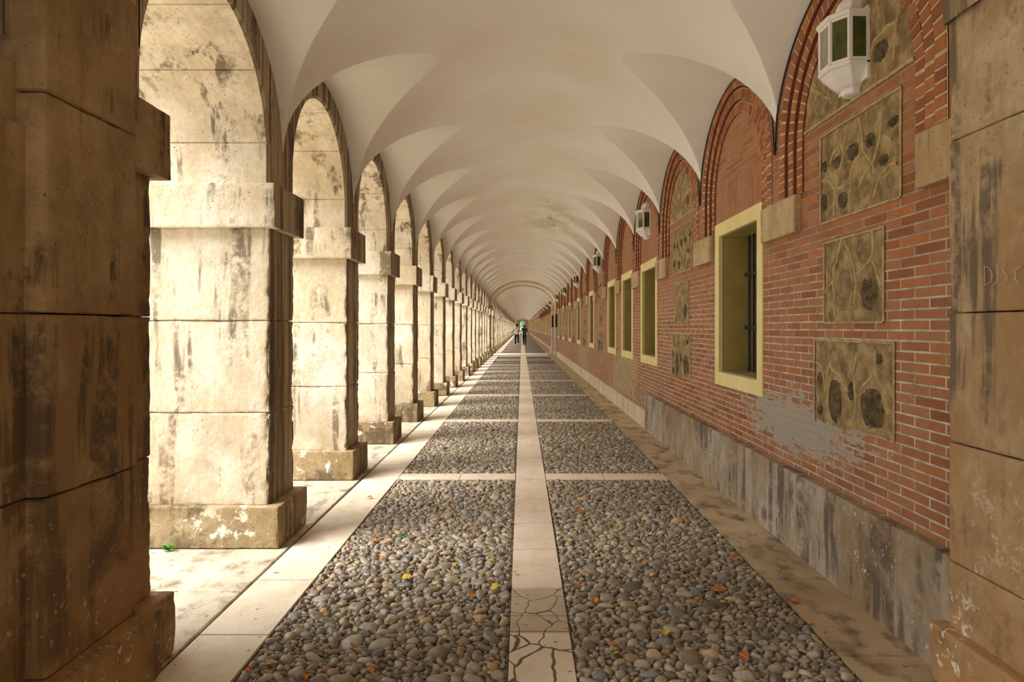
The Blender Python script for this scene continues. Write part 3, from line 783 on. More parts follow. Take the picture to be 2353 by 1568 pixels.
# ------------------------------------------------------------------ wall lanterns
def make_lantern(y):
    root = empty('wall_lantern', (XR, y, 2.80))
    # half hexagon plan, x negative = towards the walk
    def ring(w, d, z): return [(-.0, -w, z), (-d * .62, -w, z), (-d, -w * .42, z), (-d, w * .42, z), (-d * .62, w, z), (-.0, w, z)]
    def loft(rings, m):
        vs = [p for r in rings for p in r]; n = 6; fs = []
        for i in range(len(rings) - 1):
            for j in range(n): fs.append((i * n + j, (i + 1) * n + j, (i + 1) * n + (j + 1) % n, i * n + (j + 1) % n))
        fs += [tuple(range(n)), tuple(reversed(range(len(vs) - n, len(vs))))]
        m.add(vs, fs)
    m = MB(); loft([ring(.045, .05, 0), ring(.06, .07, .006), ring(.062, .075, .03), ring(.09, .10, .045), ring(.13, .14, .085), ring(.155, .17, .12), ring(.165, .185, .128), ring(.165, .185, .145), ring(.15, .17, .15)], m)
    bevel(m.build('bottom_bowl', M['white'], root), .003)
    m = MB(); w, d = .15, .17; z0, z1 = .15, .40
    P = ring(w, d, 0)
    for j, (x, yy, _) in enumerate(P):
        s_ = .011; m.box(x - s_, x + s_, yy - s_, yy + s_, z0, z1)
    for z in (z0 + .008, z1 - .008):
        for j in range(5):
            a, b = Vector(P[j]), Vector(P[j + 1]); a.z = b.z = z; m.tube([a, b], .011, 6)
    bevel(m.build('cage_frame', M['white'], root), .002)
    for j in range(5):
        a, b = P[j], P[j + 1]; c = MB(); t = .004
        dx, dy = b[0] - a[0], b[1] - a[1]; l = math.hypot(dx, dy); nx, ny = -dy / l * t, dx / l * t
        vs = [(a[0] + nx, a[1] + ny, z0), (b[0] + nx, b[1] + ny, z0), (b[0] + nx, b[1] + ny, z1), (a[0] + nx, a[1] + ny, z1), (a[0] - nx, a[1] - ny, z0), (b[0] - nx, b[1] - ny, z0), (b[0] - nx, b[1] - ny, z1), (a[0] - nx, a[1] - ny, z1)]
        c.add(vs, [(0, 1, 2, 3), (7, 6, 5, 4), (0, 4, 5, 1), (1, 5, 6, 2), (2, 6, 7, 3), (3, 7, 4, 0)]); c.build('glass_pane', M['glass'], root)
    m = MB(); loft([ring(.165, .185, .395), ring(.172, .195, .405), ring(.172, .195, .42), ring(.14, .15, .43), ring(.095, .115, .445), ring(.08, .105, .47), ring(.078, .10, .50), ring(.07, .085, .53), ring(.045, .05, .55), ring(.02, .02, .558)], m)
    bevel(m.build('roof_cap', M['white'], root), .003)
    m = MB(); m.box(-.02, .01, -.165, .165, .05, .44); m.build('back_plate', M['white'], root)
    m = MB(); m.tube([(-.06, 0, .16), (-.06, 0, .26)], .02, 10); m.tube([(-.06, 0, .26), (-.06, 0, .33)], [.018, .028], 10); m.build('bulb', plain('bulb_glass', srgb(220, 215, 190), .2), root, True)
    return root
lant = make_lantern(bc - .05)
tag(lant, 'big white half-hexagon lantern nearest the camera, in front of the half-round rubble panel', 'lantern', 'white wall lanterns')
j = 1
for k in [4, 7, 10, 13, 16] + list(range(20, KE, 3)):
    o = copy_tree(lant); o.location.y = (T(k - 1) + T(k)) / 2; j += 1
    if k <= 16: tag(o, '%s white wall lantern along the brick wall, counted from the big one' % ORD[j], 'lantern', 'white wall lanterns')
    else: tag(o, 'tiny distant white lantern on the brick wall beyond the crossing bay', 'lantern', 'distant white lanterns')

# ------------------------------------------------------------------ black cable clipped under the vault edge
pts = []
for k in range(1, 9):
    a, b = T(k - 1), T(k)
    for i in range(0, 33):
        u = -math.cos(PI * i / 32)
        if abs(u) > .985: u = math.copysign(.985, u)
        y = (a + b) / 2 + u * (b - a) / 2
        pts.append((XR - .056, y, wall_arch(u) - .016 if abs(u) < .98 else ZS + .06))
    pts += [(XR - .056, b - .014, ZS + .0), (XR - .056, b - .004, ZS - .022), (XR - .056, b + .008, ZS - .022), (XR - .056, b + .016, ZS + .0)]
m = MB(); m.tube(pts[3:], .0065, 8)
tag(m.build('electric_cable', M['black'], smooth=True), 'thin black cable looping along the vault edge above the brick arches', 'cable')

# ------------------------------------------------------------------ notice boards on the crossing pilasters
for (x, y), t in (((1.82, T(KP) - .012), 'dark narrow board on the near pilaster of the crossing bay'), ((1.785, T(KQ) - .512), 'dark narrow board on the far pilaster of the crossing bay')):
    m = MB(); m.box(x - .06, x + .05, y, y + .02 if False else y + .012, 1.52, 2.2)
    tag(bevel(m.build('notice_board', M['board']), .003), t, 'board', 'boards at the crossing bay')

# ------------------------------------------------------------------ floor
m = MB(); m.box(-14, 12, Y0 - 6, YE + 60, -.30, -.035)
tag(m.build('ground', M['sand']), 'pale gravel ground outside the covered walk', kind='structure')
m = MB(); m.box(-1.25, 1.47, Y0, YE, -.06, -.018)
tag(m.build('floor', M['bed']), 'earth and mortar bed between the cobbles', kind='structure')
def slab(mb, x0, x1, y0, y1, g_=.0035, z=0.0):
    mb.box(x0 + g_, x1 - g_, y0 + g_, y1 - g_, -.05, z + R.uniform(-.0015, .0015))
LFX0, LFX1, RFX0, RFX1 = -1.232, -.062, .237, 1.45
m = MB(); yy = Y0; js = [2.2, 2.87, 3.37, 3.55, 3.93, 4.62, 5.13, 5.24, 5.55, 6.1]
ys = [Y0 + i for i in range(0, 9)] + js
y = 6.74
while y < YE: ys += [y]; y += R.choice((.5, .7, .9, 1.1))
ys = sorted(ys) + [YE]
for a, b in zip(ys[:-1], ys[1:]): slab(m, LFX1, RFX0, a, b)
trim(bevel(m.build('x', M['slab_mid']), .003) if False else m, M['slab_mid'], 'pale stone strip down the middle of the walk')
m = MB()
for k in range(2, KE, 2):
    if k == 16: continue
    yc = T(k) - .13
    for xa, xb in ((LFX0, -.62), (-.62, LFX1), (RFX0, .82), (.82, RFX1)): slab(m, xa, xb, yc - .145, yc + .145)
for xa, xb in ((LFX0, -.62), (-.62, LFX1), (RFX0, .82), (.82, RFX1)):
    for i in range(6): slab(m, xa, xb, T(KP) - .2 + i * .75, T(KP) - .2 + (i + 1) * .75)
trim(m, M['slab_mid'], 'pale stone cross bands between the cobbled fields')
m = MB(); y = Y0
while y < YE: L = R.uniform(.75, 1.15) if y > 8 else R.choice((.72, .85, .98)); slab(m, -1.575, LFX0, y, y + L); y += L
trim(m, M['slab_left'], 'pale kerb slabs beside the arcade piers')
m = MB(); y = Y0; ys = [Y0, -5.5, -4, -2.5, -1, .6, 1.9, 3.12, 4.07, 5.68, 7.1, 8.4]
while ys[-1] < YE: ys.append(ys[-1] + R.uniform(1.1, 1.7))
for a, b in zip(ys[:-1], ys[1:]): slab(m, RFX1, 1.86, a, b)
trim(m, M['slab_right'], 'brown stained kerb slabs beside the brick wall')
m = MB(); y = Y0; i = 0
def rough_slab(mb, x0, x1, y0, y1, seed):
    rough_block(mb, x0, x1, y0, y1, -.06, -.003, .04, .004, .03, .0, seed)
for k in range(-3, KE):
    a = T(k) - S + .25 if k > 0 else T(k) - S
    ya, yb = T(k) - S, T(k)
    if ya < 20:
        ym = ya + .95 + .1 * math.sin(k * 2.1); xm = -2.35 + .2 * math.sin(k)
        for (p, q, r, s_) in ((-2.85, -1.594, ya, ym), (-2.85, -1.594, ym, ym + .58), (-2.85, -1.594, ym + .58, yb)): rough_slab(m, p + .003, q - .004 * (1 + math.sin(k + r)), r + .004, s_ - .004, k + r)
    else: m.box(-2.85, -1.6, ya + .004, yb - .004, -.05, -.004)
trim(m, M['slab_out'], 'rough worn threshold slabs between the piers', smooth=True)
m = MB(); m.box(-1.62, LFX0, Y0, YE, -.06, -.016); m.box(LFX1, RFX0, Y0, YE, -.06, -.016); m.box(RFX1, 1.87, Y0, YE, -.06, -.016); trim(m, M['soil'], 'dark dirt showing in the joints of the slabs')

# ------------------------------------------------------------------ cobbles
def stone_shape(n1, n2, seed, ax, ay, az):
    """egg-like pebble: returns verts, faces"""
    rr = random.Random(seed); e1 = rr.uniform(.75, 1.0); vs = []; fs = []
    o = Vector((rr.uniform(0, 50), rr.uniform(0, 50), rr.uniform(0, 50)))
    vs.append((0, 0, 1.0))
    for i in range(1, n2 + 1):
        ph = (PI * .62) * i / n2
        for j in range(n1):
            th = 2 * PI * j / n1
            c, s_ = math.cos(th), math.sin(th)
            x = math.copysign(abs(c) ** e1, c) * math.sin(ph); y = math.copysign(abs(s_) ** e1, s_) * math.sin(ph); z = math.cos(ph)
            k = 1 + .24 * noise.noise(Vector((x, y, z)) * 1.25 + o) + .12 * noise.noise(Vector((x, y, z)) * 2.7 + o)
            vs.append((x * k, y * k * (1 + .2 * x * rr.uniform(.9, 1.1)), z * k))
    for j in range(n1): fs.append((0, 1 + j, 1 + (j + 1) % n1))
    for i in range(n2 - 1):
        for j in range(n1):
            a = 1 + i * n1 + j; b = 1 + i * n1 + (j + 1) % n1; fs.append((a, a + n1, b + n1, b))
    return np.array(vs), fs
HI = [stone_shape(14, 6, s_, 1, 1, 1) for s_ in range(12)]
MD = [stone_shape(9, 4, s_, 1, 1, 1) for s_ in range(10)]
LO = [stone_shape(6, 2, s_, 1, 1, 1) for s_ in range(6)]
def pack(w, l, seed, nb=10):
    rr = random.Random(seed); cell = .08; grid = {}; out = []
    bare = [(rr.uniform(.1, w - .1), rr.uniform(.1, l - .1), rr.uniform(.06, .16)) for _ in range(nb)]
    def ok(x, y, a, b, th, f):
        gx, gy = int(x / cell), int(y / cell); r = max(a, b)
        for i in range(gx - 2, gx + 3):
            for j in range(gy - 2, gy + 3):
                for (X, Y, A_, B_, TH) in grid.get((i, j), ()):
                    dx, dy = X - x, Y - y; d = math.hypot(dx, dy)
                    if d > r + max(A_, B_): continue
                    t = math.atan2(dy, dx)
                    def rad(p, q, al): c, s_ = math.cos(al), math.sin(al); return p * q / math.sqrt((q * c) ** 2 + (p * s_) ** 2)
                    if d < f * (rad(a, b, t - th) + rad(A_, B_, t + PI - TH)): return False
        return True
    area = w * l
    for (lo_, hi_, dens, f, small) in ((.045, .062, 16, .96, 0), (.030, .044, 200, .92, 0), (.022, .031, 700, .88, 0), (.015, .023, 2200, .86, 1), (.010, .016, 2500, .88, 1)):
        for _ in range(int(dens * area * 1.6)):
            a = rr.uniform(lo_, hi_); b = a * rr.uniform(.5, .85); th = rr.gauss(0, .55)
            x, y = rr.uniform(b * .8, w - b * .8), rr.uniform(b, l - b)
            if abs(math.cos(th)) * a > min(x, w - x) * 1.05: th += PI / 2
            if small == 0 and any((x - q[0]) ** 2 + (y - q[1]) ** 2 < (q[2] * (.9 if a > .03 else .7)) ** 2 for q in bare) and rr.random() < .85: continue
            if ok(x, y, a, b, th, f):
                grid.setdefault((int(x / cell), int(y / cell)), []).append((x, y, a, b, th)); out.append((x, y, a, b, th, rr.random(), rr.uniform(-.3, .3), rr.uniform(-.45, .45), rr.uniform(.5, 1.15)))
    return out
FL = 2 * S - .29
tilesL = [pack(LFX1 - LFX0 - .012, FL, 5), pack(LFX1 - LFX0 - .012, FL, 6)]
tilesR = [pack(RFX1 - RFX0 - .012, FL, 7, 26), pack(RFX1 - RFX0 - .012, FL, 8, 26)]
allst = []
for f in range(-1, 6):
    y0 = T(2 * f) - .13 + .147 if f >= 0 else T(0) + .017 - FL
    for side, x0, tl in (('left', LFX0 + .006, tilesL), ('right', RFX0 + .006, tilesR)):
        for q in [q_ for q_ in tl[f % 2] if f >= 0 or y0 + q_[1] > 1.9]: allst.append((x0 + q[0], y0 + q[1], q[2], q[3], q[4], q[5], q[6], q[7], q[8], side))
def place(shape, s_):
    v, fs = shape; x, y, a, b, th, rnd, tx, ty, hz, side = s_
    az = min(.026, b * hz + .004)
    p = v * np.array([a, b, az])
    p[:, 2] += p[:, 0] * tx + p[:, 1] * ty
    c, s2 = math.cos(th), math.sin(th)
    q = np.empty_like(p); q[:, 0] = p[:, 0] * c - p[:, 1] * s2 + x; q[:, 1] = p[:, 0] * s2 + p[:, 1] * c + y; q[:, 2] = p[:, 2] - .014 + .2 * (.012 - az * .4)
    return q, fs
def in_view(s_):
    x, y = s_[0], s_[1]
    return PX + F * x / y > 0 and PX + F * x / y < 2353 and PY + F * H / y < 1568 + 4
vis = sorted([s_ for s_ in allst if in_view(s_)], key=lambda s_: -(s_[2] * s_[3]) / s_[1] ** 3)
pick = set(id(s_) for s_ in vis[:300])
for s_ in vis[:300]:
    mbx = MB(); v, fs = place(HI[int(s_[5] * 1e4) % 12], s_); c = np.array([s_[0], s_[1], -.014])
    mbx.add((v - c).tolist(), fs, 0, s_[5]); o = mbx.build('cobblestone', M['cobble'], None, True, 'rnd', loc=tuple(c))
    sd = s_[9]
    tag(o, 'large rounded cobble set in the %s' % ('field between the pale kerb and middle strip' if sd == 'left' else 'field between the middle strip and brown kerb'), 'cobblestone', 'large near cobbles, %s field' % ('arcade side' if sd == 'left' else 'brick side'))
def bulk(lst, shapes):
    V = []; FA = []; A = []; n = 0
    for s_ in lst:
        v, fs = place(shapes[int(s_[5] * 1e4) % len(shapes)], s_); V.append(v); A.append(np.full(len(v), s_[5]))
        FA += [tuple(i + n for i in q) for q in fs]; n += len(v)
    return np.concatenate(V), FA, np.concatenate(A), n
rest = [s_ for s_ in allst if id(s_) not in pick]
b1 = bulk([s_ for s_ in rest if s_[1] < 5.2], HI); b2 = bulk([s_ for s_ in rest if 5.2 <= s_[1] < 12], MD); b3 = bulk([s_ for s_ in rest if s_[1] >= 12], LO)
m = MB(); n = 0
for (v, fs, a, c) in (b1, b2, b3):
    m.v += v.tolist(); m.f += [tuple(i + n for i in q) for q in fs]; m.m += [0] * len(fs); m.a += a.tolist(); n += c
tag(m.build('cobblestones', M['cobble'], None, True, 'rnd'), 'rounded river cobbles filling the two paved fields', 'cobblestones', kind='stuff')

# ------------------------------------------------------------------ fallen leaves
def leaf_mesh(mat, seed):
    rr = random.Random(seed); m = MB(); n = 7; L = .05; vs = []; fs = []
    cu = rr.uniform(.25, .8); tw = rr.uniform(-.6, .6)
    for i in range(n + 1):
        t = i / n; w = .017 * math.sin(PI * min(1, t * 1.02) ** .8) * (1 + .25 * math.sin(t * 19 + seed)) + .0006
        z = .004 + .014 * cu * math.sin(PI * t) + .006 * t * tw
        for s_ in (-1, 0, 1):
            vs.append((t * L - L / 2, s_ * w, z + abs(s_) * w * .6 * cu + s_ * tw * .004))
    for i in range(n):
        for j in range(2): q = i * 3 + j; fs.append((q, q + 1, q + 4, q + 3))
    m.add(vs, fs); m.tube([(-L / 2 - .014, 0, .002), (-L / 2, 0, .005), (0, 0, .006 + .014 * cu)], .0009, 5)
    return m.mesh('leaf', mat, True)
LM = {c: [leaf_mesh(M['leaf_' + c], s_) for s_ in (1, 2, 3)] for c in ('orange', 'yellow', 'tan', 'green')}
def floor_pt(px, py): y = H * F / (py - PY); return ((px - PX) / F * y, y)
special = [(922, 1238, 'green', 'single green leaf lying on the arcade side cobbles', 1.2), (935, 1334, 'yellow', 'curled yellow leaf on the cobbles below the single green leaf', 1.1), (1141, 1361, 'yellow', 'yellow leaf on the cobbles next to the cracked middle slab', 1.1),
           (1525, 1463, 'yellow', 'bright yellow leaf lying among wide brick side cobbles', 1.3), (1652, 1365, 'orange', 'flat orange leaf lying alone amid the brick side cobbles', 1.2), (1567, 1207, 'orange', 'ragged orange leaf far up the nearest brick side field', 1.1),
           (1828, 1386, 'orange', 'orange leaf on the edge of the brown kerb', 1.0), (1862, 1434, 'tan', 'pale leaf on the brown kerb edge, lower than the orange one', .8), (1664, 1394, 'yellow', 'narrow yellow leaf standing up between brick side cobbles', 1.1),
           (1310, 1247, 'yellow', 'small yellow leaf beside the middle strip on the brick side', .8), (850, 1147, 'orange', 'orange leaf on the pale kerb near the second pier', .9), (1510, 1052, 'orange', 'small orange leaf at the brown kerb past the first cross band', .9),
           (1180, 1322, 'tan', 'tan leaf tucked against the middle strip on the arcade side', .8)]
i = 0
for px, py, c, t, s_ in special:
    x, y = floor_pt(px, py); on = x > RFX1 or x < LFX0
    o = bpy.data.objects.new('fallen_leaf', R.choice(LM[c])); COL.objects.link(o); o.location = (x, y, .001 if on else .012)
    o.rotation_euler = (R.uniform(-.2, .2), R.uniform(-.2, .2), R.uniform(0, 6.28)) if not on else (0, 0, R.uniform(0, 6)); o.scale = (s_ * 1.15,) * 3
    tag(o, t, 'leaf', 'fallen leaves on the paving')
cnt = 0
spots = [(1470, 1290), (1480, 1300), (1455, 1313), (1300, 1352), (1322, 1378), (1325, 1348), (1345, 1388), (1463, 1385), (1370, 1385), (1410, 1485), (1412, 1500), (1418, 1512), (1708, 1512), (1712, 1520), (1500, 1325), (1570, 1330), (1590, 1342), (1600, 1392), (1608, 1300), (1270, 1390), (1280, 1175), (1330, 1180), (1420, 1245), (1495, 1232), (870, 1245), (880, 1285), (810, 1490), (760, 1485), (1010, 1485), (1025, 1475), (1060, 1490), (1000, 1430), (960, 1415), (940, 1372), (1100, 1432), (1108, 1435), (1045, 1305), (1128, 1296), (1110, 1368), (740, 1358), (860, 1245), (620, 1530), (570, 1548), (740, 1555), (700, 1560), (850, 1550), (900, 1540), (980, 1535), (1000, 1358), (1085, 1372), (1400, 1210), (1350, 1325), (1640, 1430), (1800, 1530), (1480, 1550), (1760, 1400), (1690, 1290), (1230, 1505 - 600 + 560)]
for px, py in spots:
    x, y = floor_pt(px, py)
    if LFX1 < x < RFX0 or x < LFX0 or x > RFX1: continue
    c = R.choices(['orange', 'tan', 'yellow'], [6, 3, 1])[0]
    o = bpy.data.objects.new('fallen_leaf', R.choice(LM[c])); COL.objects.link(o); o.location = (x, y, R.uniform(.004, .014))
    o.rotation_euler = (R.uniform(-.5, .5), R.uniform(-.5, .5), R.uniform(0, 6.28)); q = R.uniform(.6, 1.1); o.scale = (q, q, q)
    sd = 'arcade side' if x < 0 else 'brick side'
    tag(o, 'small dry %s leaf caught between the %s cobbles' % (c, sd), 'leaf', 'small %s leaves, %s' % (c, sd))
for _ in range(46):
    y = 2.9 + R.random() ** 1.5 * 11; x = R.choice((R.uniform(LFX0, LFX1), R.uniform(RFX0, RFX1)))
    c = R.choices(['orange', 'tan'], [6, 3])[0]
    o = bpy.data.objects.new('fallen_leaf', R.choice(LM[c])); COL.objects.link(o); o.location = (x, y, R.uniform(.004, .014))
    o.rotation_euler = (R.uniform(-.5, .5), R.uniform(-.5, .5), R.uniform(0, 6.28)); q = R.uniform(.5, .9); o.scale = (q, q, q)
    sd = 'arcade side' if x < 0 else 'brick side'
    tag(o, 'small dry %s leaf caught between the %s cobbles' % (c, sd), 'leaf', 'small %s leaves, %s' % (c, sd))

# weed at the foot of the first pier
root = empty('weed', (-2.37, T(1) - PH - .085, 0)); tag(root, 'small green weed growing at the foot of the massive pale pier', 'weed')
m = MB(); ms = MB()
for i in range(26):
    a = R.uniform(0, 2 * PI); l = R.uniform(.015, .05); h = R.uniform(.012, .05); cx, cy = math.cos(a) * l, math.sin(a) * l * .5 - .01
    ms.tube([(0, 0, 0), (cx * .5, cy * .5, h * .6), (cx, cy, h)], .0012, 4)
    r = R.uniform(.008, .014); vs = [(cx + r * math.cos(t), cy + r * .8 * math.sin(t), h + .004 * math.sin(t + i)) for t in [PI / 4 * q for q in range(8)]]
    m.add(vs, [tuple(range(8))])
m.build('leaf', M['weed'], root); ms.build('stem', M['weed'], root)

# ------------------------------------------------------------------ people
M['skin'] = plain('skin', srgb(168, 112, 82), .6); M['hair'] = plain('black_hair', srgb(18, 15, 14), .7)
M['tee'] = plain('white_cotton', srgb(236, 234, 238), .9); M['trous'] = plain('black_cloth', srgb(20, 20, 22), .9)
M['trous2'] = plain('dark_brown_cloth', srgb(26, 20, 20), .9)
def plaid():
    g = G('green_plaid'); x, y, z = g.sep(g.obj()); a = g.math('SINE', g.math('MULTIPLY', x, 70.0)); b = g.math('SINE', g.math('MULTIPLY', z, 70.0))
    k = g.math('MAXIMUM', g.ramp(a, .3, .6), g.ramp(b, .3, .6))
    return g.done(g.mix(k, srgb(18, 42, 30), srgb(36, 92, 60)), .9)
M['plaid'] = plaid(); M['shoe_w'] = plain('white_shoe', srgb(235, 232, 228), .6); M['shoe_k'] = plain('black_shoe', srgb(22, 20, 20), .5)
def skin(name, chains, mat, parent, lv=2):
    """chains: list of lists of (x,y,z,rx[,ry]); chains after the first start with an index tuple ('@', chain, i)"""
    vs = []; es = []; rad = []; idx = {}
    for ci, ch in enumerate(chains):
        prev = None
        for pi, q in enumerate(ch):
            if q[0] == '@': prev = idx[(q[1], q[2])]; continue
            vs.append(q[:3]); rad.append((q[3], q[4] if len(q) > 4 else q[3])); idx[(ci, pi)] = len(vs) - 1
            if prev is not None: es.append((prev, len(vs) - 1))
            prev = len(vs) - 1
    me = bpy.data.meshes.new(name); me.from_pydata(vs, es, []); me.materials.append(mat)
    o = bpy.data.objects.new(name, me); COL.objects.link(o); o.parent = parent
    sm = o.modifiers.new('skin', 'SKIN')
    lay = me.skin_vertices[0] if me.skin_vertices else None
    if lay is None:
        import bmesh
        b = bmesh.new(); b.from_mesh(me); b.verts.layers.skin.verify(); b.to_mesh(me); b.free(); lay = me.skin_vertices[0]
    for i, r in enumerate(rad): lay.data[i].radius = r; lay.data[i].use_root = (i == 0)
    sm.use_smooth_shade = True
    ss = o.modifiers.new('sub', 'SUBSURF'); ss.levels = lv; ss.render_levels = lv
    return o
def person(x, y, h, shirt, tro, shoe, label, legs, arms, rz):
    root = empty('person', (x, y, 0), rz); k = h / 1.75; root.scale = (k, k, k)
    tag(root, label, 'person')
    (lk, la, rk_, ra), (le, lh, re_, rh) = legs, arms
    hl, hr = (-.09, 0, .93), (.09, 0, .93)
    pel = (0, 0, .96); che = (0, .01, 1.28); shl, shr = (-.17, .0, 1.42), (.17, .0, 1.42)
    def P(p, r, r2=None): return (*p, r, r2 or r)
    hand = lambda c, i, hd, sx: [[('@', c, i), (hd[0] + sx * .004 + (q - 1.5) * .0, hd[1] + (q - 1.5) * .020, hd[2] - .055, .009), (hd[0] - sx * .006, hd[1] + (q - 1.5) * .021, hd[2] - (.115 - abs(q - 1.6) * .012), .008)] for q in range(4)] + [[('@', c, i), (hd[0] - sx * .01, hd[1] + .045, hd[2] - .03, .009), (hd[0] - sx * .015, hd[1] + .055, hd[2] - .065, .008)]]
    ch = [[P(pel, .10, .08), P(che, .15, .1), (0, 0, 1.43, .07, .06), (0, .005, 1.50, .055, .055), (0, .01, 1.57, .068, .08), (0, .01, 1.67, .075, .09), (0, .005, 1.735, .05, .06)],
          [('@', 0, 0), P(hl, .088), P(lk, .055), P(la, .04), (la[0], la[1] + .1, .03, .035, .028)], [('@', 0, 0), P(hr, .088), P(rk_, .055), P(ra, .04), (ra[0], ra[1] + .1, .03, .035, .028)],
          [('@', 0, 2), P(shl, .055), P(le, .042), P(lh, .026), (lh[0], lh[1], lh[2] - .03, .02, .038)], [('@', 0, 2), P(shr, .055), P(re_, .042), P(rh, .026), (rh[0], rh[1], rh[2] - .03, .02, .038)]]
    ch += hand(3, 4, lh, -1) + hand(4, 4, rh, 1)
    skin('body', ch, M['skin'], root)
    sl = lambda s_, e: tuple(s_[i] + (e[i] - s_[i]) * .72 for i in range(3))
    skin('shirt', [[(0, 0, .84, .19, .15), (0, 0, 1.02, .175, .135), (0, .01, 1.28, .185, .135), (0, 0, 1.41, .11, .09), (0, 0, 1.465, .07, .07)], [('@', 0, 3), P(shl, .075), P(sl(shl, le), .066)], [('@', 0, 3), P(shr, .075), P(sl(shr, re_), .066)]], shirt, root)
    skin('trousers', [[(0, 0, 1.06, .15, .12), (0, 0, .93, .17, .14)], [('@', 0, 1), P(hl, .105), P(lk, .078), (la[0], la[1], la[2] + .0, .058)], [('@', 0, 1), P(hr, .105), P(rk_, .078), (ra[0], ra[1], ra[2], .058)]], tro, root)
    m = MB(); n = 12
    rings = []
    for i in range(9):
        ph = PI * .72 * i / 8; rings.append([(.098 * math.sin(ph) * math.cos(2 * PI * j / n), -.012 + .108 * math.sin(ph) * math.sin(2 * PI * j / n) * (1 if math.sin(2 * PI * j / n) < 0 else .72), 1.665 + .105 * math.cos(ph) * 1.05) for j in range(n)])
    vs = [p for r in rings for p in r]; m.add(vs, [(i * n + j, (i + 1) * n + j, (i + 1) * n + (j + 1) % n, i * n + (j + 1) % n) for i in range(8) for j in range(n)])
    m.build('hair', M['hair'], root, True)
    for s_, a in (('l', la), ('r', ra)):
        m = MB(); rough_block(m, a[0] - .048, a[0] + .048, a[1] - .09, a[1] + .19, max(0, a[2] - .085), max(0, a[2] - .085) + .085, .05, .02, .01, 0, 1); m.build('shoe', shoe, root, True)
    m = MB(); rock(m, (0, 1.62), .03, .02, 0, 1)  # nose and eyes sit on the far side of the head
    fm = MB(); fm.tube([(0, .095, 1.66), (0, .12, 1.625), (0, .10, 1.615)], [.008, .014, .01], 8); fm.build('nose', M['skin'], root, True)
    for s_ in (-1, 1):
        e = MB(); e.tube([(s_ * .032, .085, 1.655), (s_ * .032, .097, 1.655)], [.012, .008], 8); e.build('eye', M['hair'], root, True)
        e = MB(); e.tube([(s_ * .078, -.01, 1.62), (s_ * .09, -.015, 1.64), (s_ * .088, -.01, 1.67)], [.008, .014, .01], 8); e.build('ear', M['skin'], root, True)
    return root
person(-.43, 57.4, 1.80, M['tee'], M['trous'], M['shoe_w'], 'person in white T-shirt and black trousers walking away, arms swinging wide',
       ((-.10, .03, .52), (-.11, -.02, .10), (.12, -.02, .52), (.14, -.20, .16)), ((-.30, -.06, 1.16), (-.42, -.14, .98), (.30, .02, 1.17), (.42, .10, .95)), .05)
person(.22, 57.6, 1.72, M['plaid'], M['trous2'], M['shoe_k'], 'person in dark green plaid shirt and dark trousers walking away',
       ((-.09, .05, .52), (-.08, .06, .10), (.09, .0, .52), (.10, -.05, .10)), ((-.28, .02, 1.16), (-.31, .10, .93), (.27, -.04, 1.16), (.34, .04, .90)), -.03)

# ------------------------------------------------------------------ far end: doorway, garden building, tree
m = MB(); x0, x1, zt = -1.28, 1.5, 3.42
m.box(XO, x0, YE, YE + .5, 0, ZT); m.box(x1, XB, YE, YE + .5, 0, ZT); m.box(x0, x1, YE, YE + .5, zt, ZT)
m.box(x0 - .18, x1 + .18, YE - .06, YE, zt, zt + .5)
tag(m.build('wall_back', M['rib']), 'pale end wall with a square doorway', kind='structure')
YB = YE + 9; m = MB(); r = .66; cx = .15; n = 14; zc = 2.6
m.box(-9, cx - r, YB, YB + .6, -.1, 6); m.box(cx + r, 9, YB, YB + .6, -.1, 6)
for i in range(n):
    t0, t1 = PI * i / n, PI * (i + 1) / n
    a, b = cx + r * math.cos(t0), cx + r * math.cos(t1); za, zb = zc + r * math.sin(t0), zc + r * math.sin(t1)
    m.quad((a, YB, za), (b, YB, zb), (b, YB, 6), (a, YB, 6)); m.quad((b, YB, zb), (a, YB, za), (a, YB + .6, za), (b, YB + .6, zb))
root = m.build('gateway', simple('far_brick', srgb(64, 32, 24), srgb(50, 26, 20), .8)); tag(root, 'distant red brick gateway with round opening beyond the end doorway', 'gateway')
root = empty('garden_tree', (.3, YB + 14, 0)); tag(root, 'bright green tree seen through the distant gateway', 'tree')
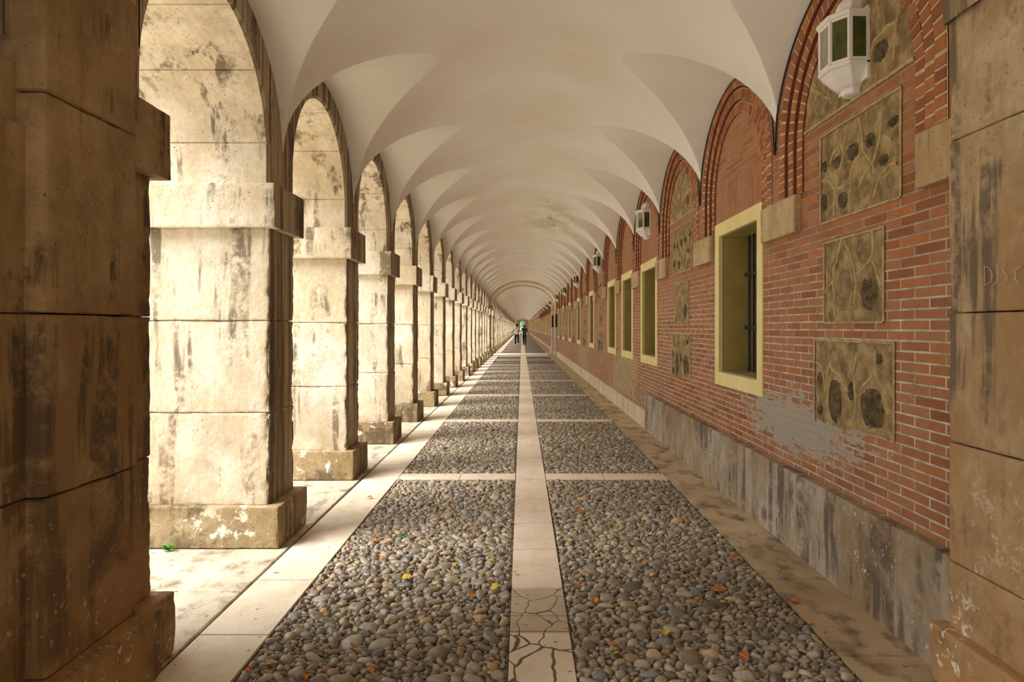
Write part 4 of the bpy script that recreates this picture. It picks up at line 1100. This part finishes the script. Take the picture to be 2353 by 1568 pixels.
m = MB(); m.tube([(0, 0, -.1), (.1, 0, 1.2), (0, .1, 2.4), (.1, 0, 4)], [.22, .17, .13, .08], 10); m.build('trunk', M['bark'], root, True)
m = MB()
for i in range(5200):
    a, b = R.uniform(0, 2 * PI), R.uniform(-1, 1); r = R.random() ** .4
    c = Vector((3.2 * r * math.cos(a) * math.sqrt(1 - b * b), 2.4 * r * math.sin(a) * math.sqrt(1 - b * b), 3.4 + 2.6 * r * b))
    u = Vector((R.uniform(-1, 1), R.uniform(-1, 1), R.uniform(-1, 1))).normalized(); v = u.orthogonal().normalized(); q = .12
    m.add([c - u * q, c + v * q * .5, c + u * q, c - v * q * .5], [(0, 1, 2, 3)])
m.build('foliage', M['foliage'], root)

# ------------------------------------------------------------------ light
w = bpy.data.worlds.new('sky'); sc.world = w; w.use_nodes = True; nt = w.node_tree; nt.nodes.clear()
out = nt.nodes.new('ShaderNodeOutputWorld'); bg = nt.nodes.new('ShaderNodeBackground'); bg.inputs[0].default_value = (.96, .98, 1.0, 1); bg.inputs[1].default_value = 1.0
nt.links.new(bg.outputs[0], out.inputs[0])
sun = bpy.data.lights.new('sun', 'SUN'); sun.energy = 4.2; sun.angle = math.radians(36); sun.color = (1.0, .97, .93)
so = bpy.data.objects.new('sun', sun); COL.objects.link(so)
d = Vector((.60, .30, -.72)); so.rotation_euler = d.to_track_quat('-Z', 'Y').to_euler()

cam = bpy.data.cameras.new('camera'); co = bpy.data.objects.new('camera', cam); COL.objects.link(co); sc.camera = co
co.location = (0, 0, H); co.rotation_euler = (PI / 2, 0, 0); cam.sensor_width = 36; cam.lens = 36 * F / 2353
cam.shift_x = (1176.5 - PX) / 2353; cam.shift_y = -(784 - PY) / 2353; cam.clip_start = .05; cam.clip_end = 500
sc.view_settings.view_transform = 'Standard'; sc.view_settings.look = 'None'; sc.view_settings.gamma = 1; sc.view_settings.use_curve_mapping = False
sc.view_settings.exposure = .95
cy = sc.cycles; cy.use_denoising = True; cy.max_bounces = 8; cy.diffuse_bounces = 6; cy.glossy_bounces = 2; cy.transmission_bounces = 6; cy.sample_clamp_indirect = 8
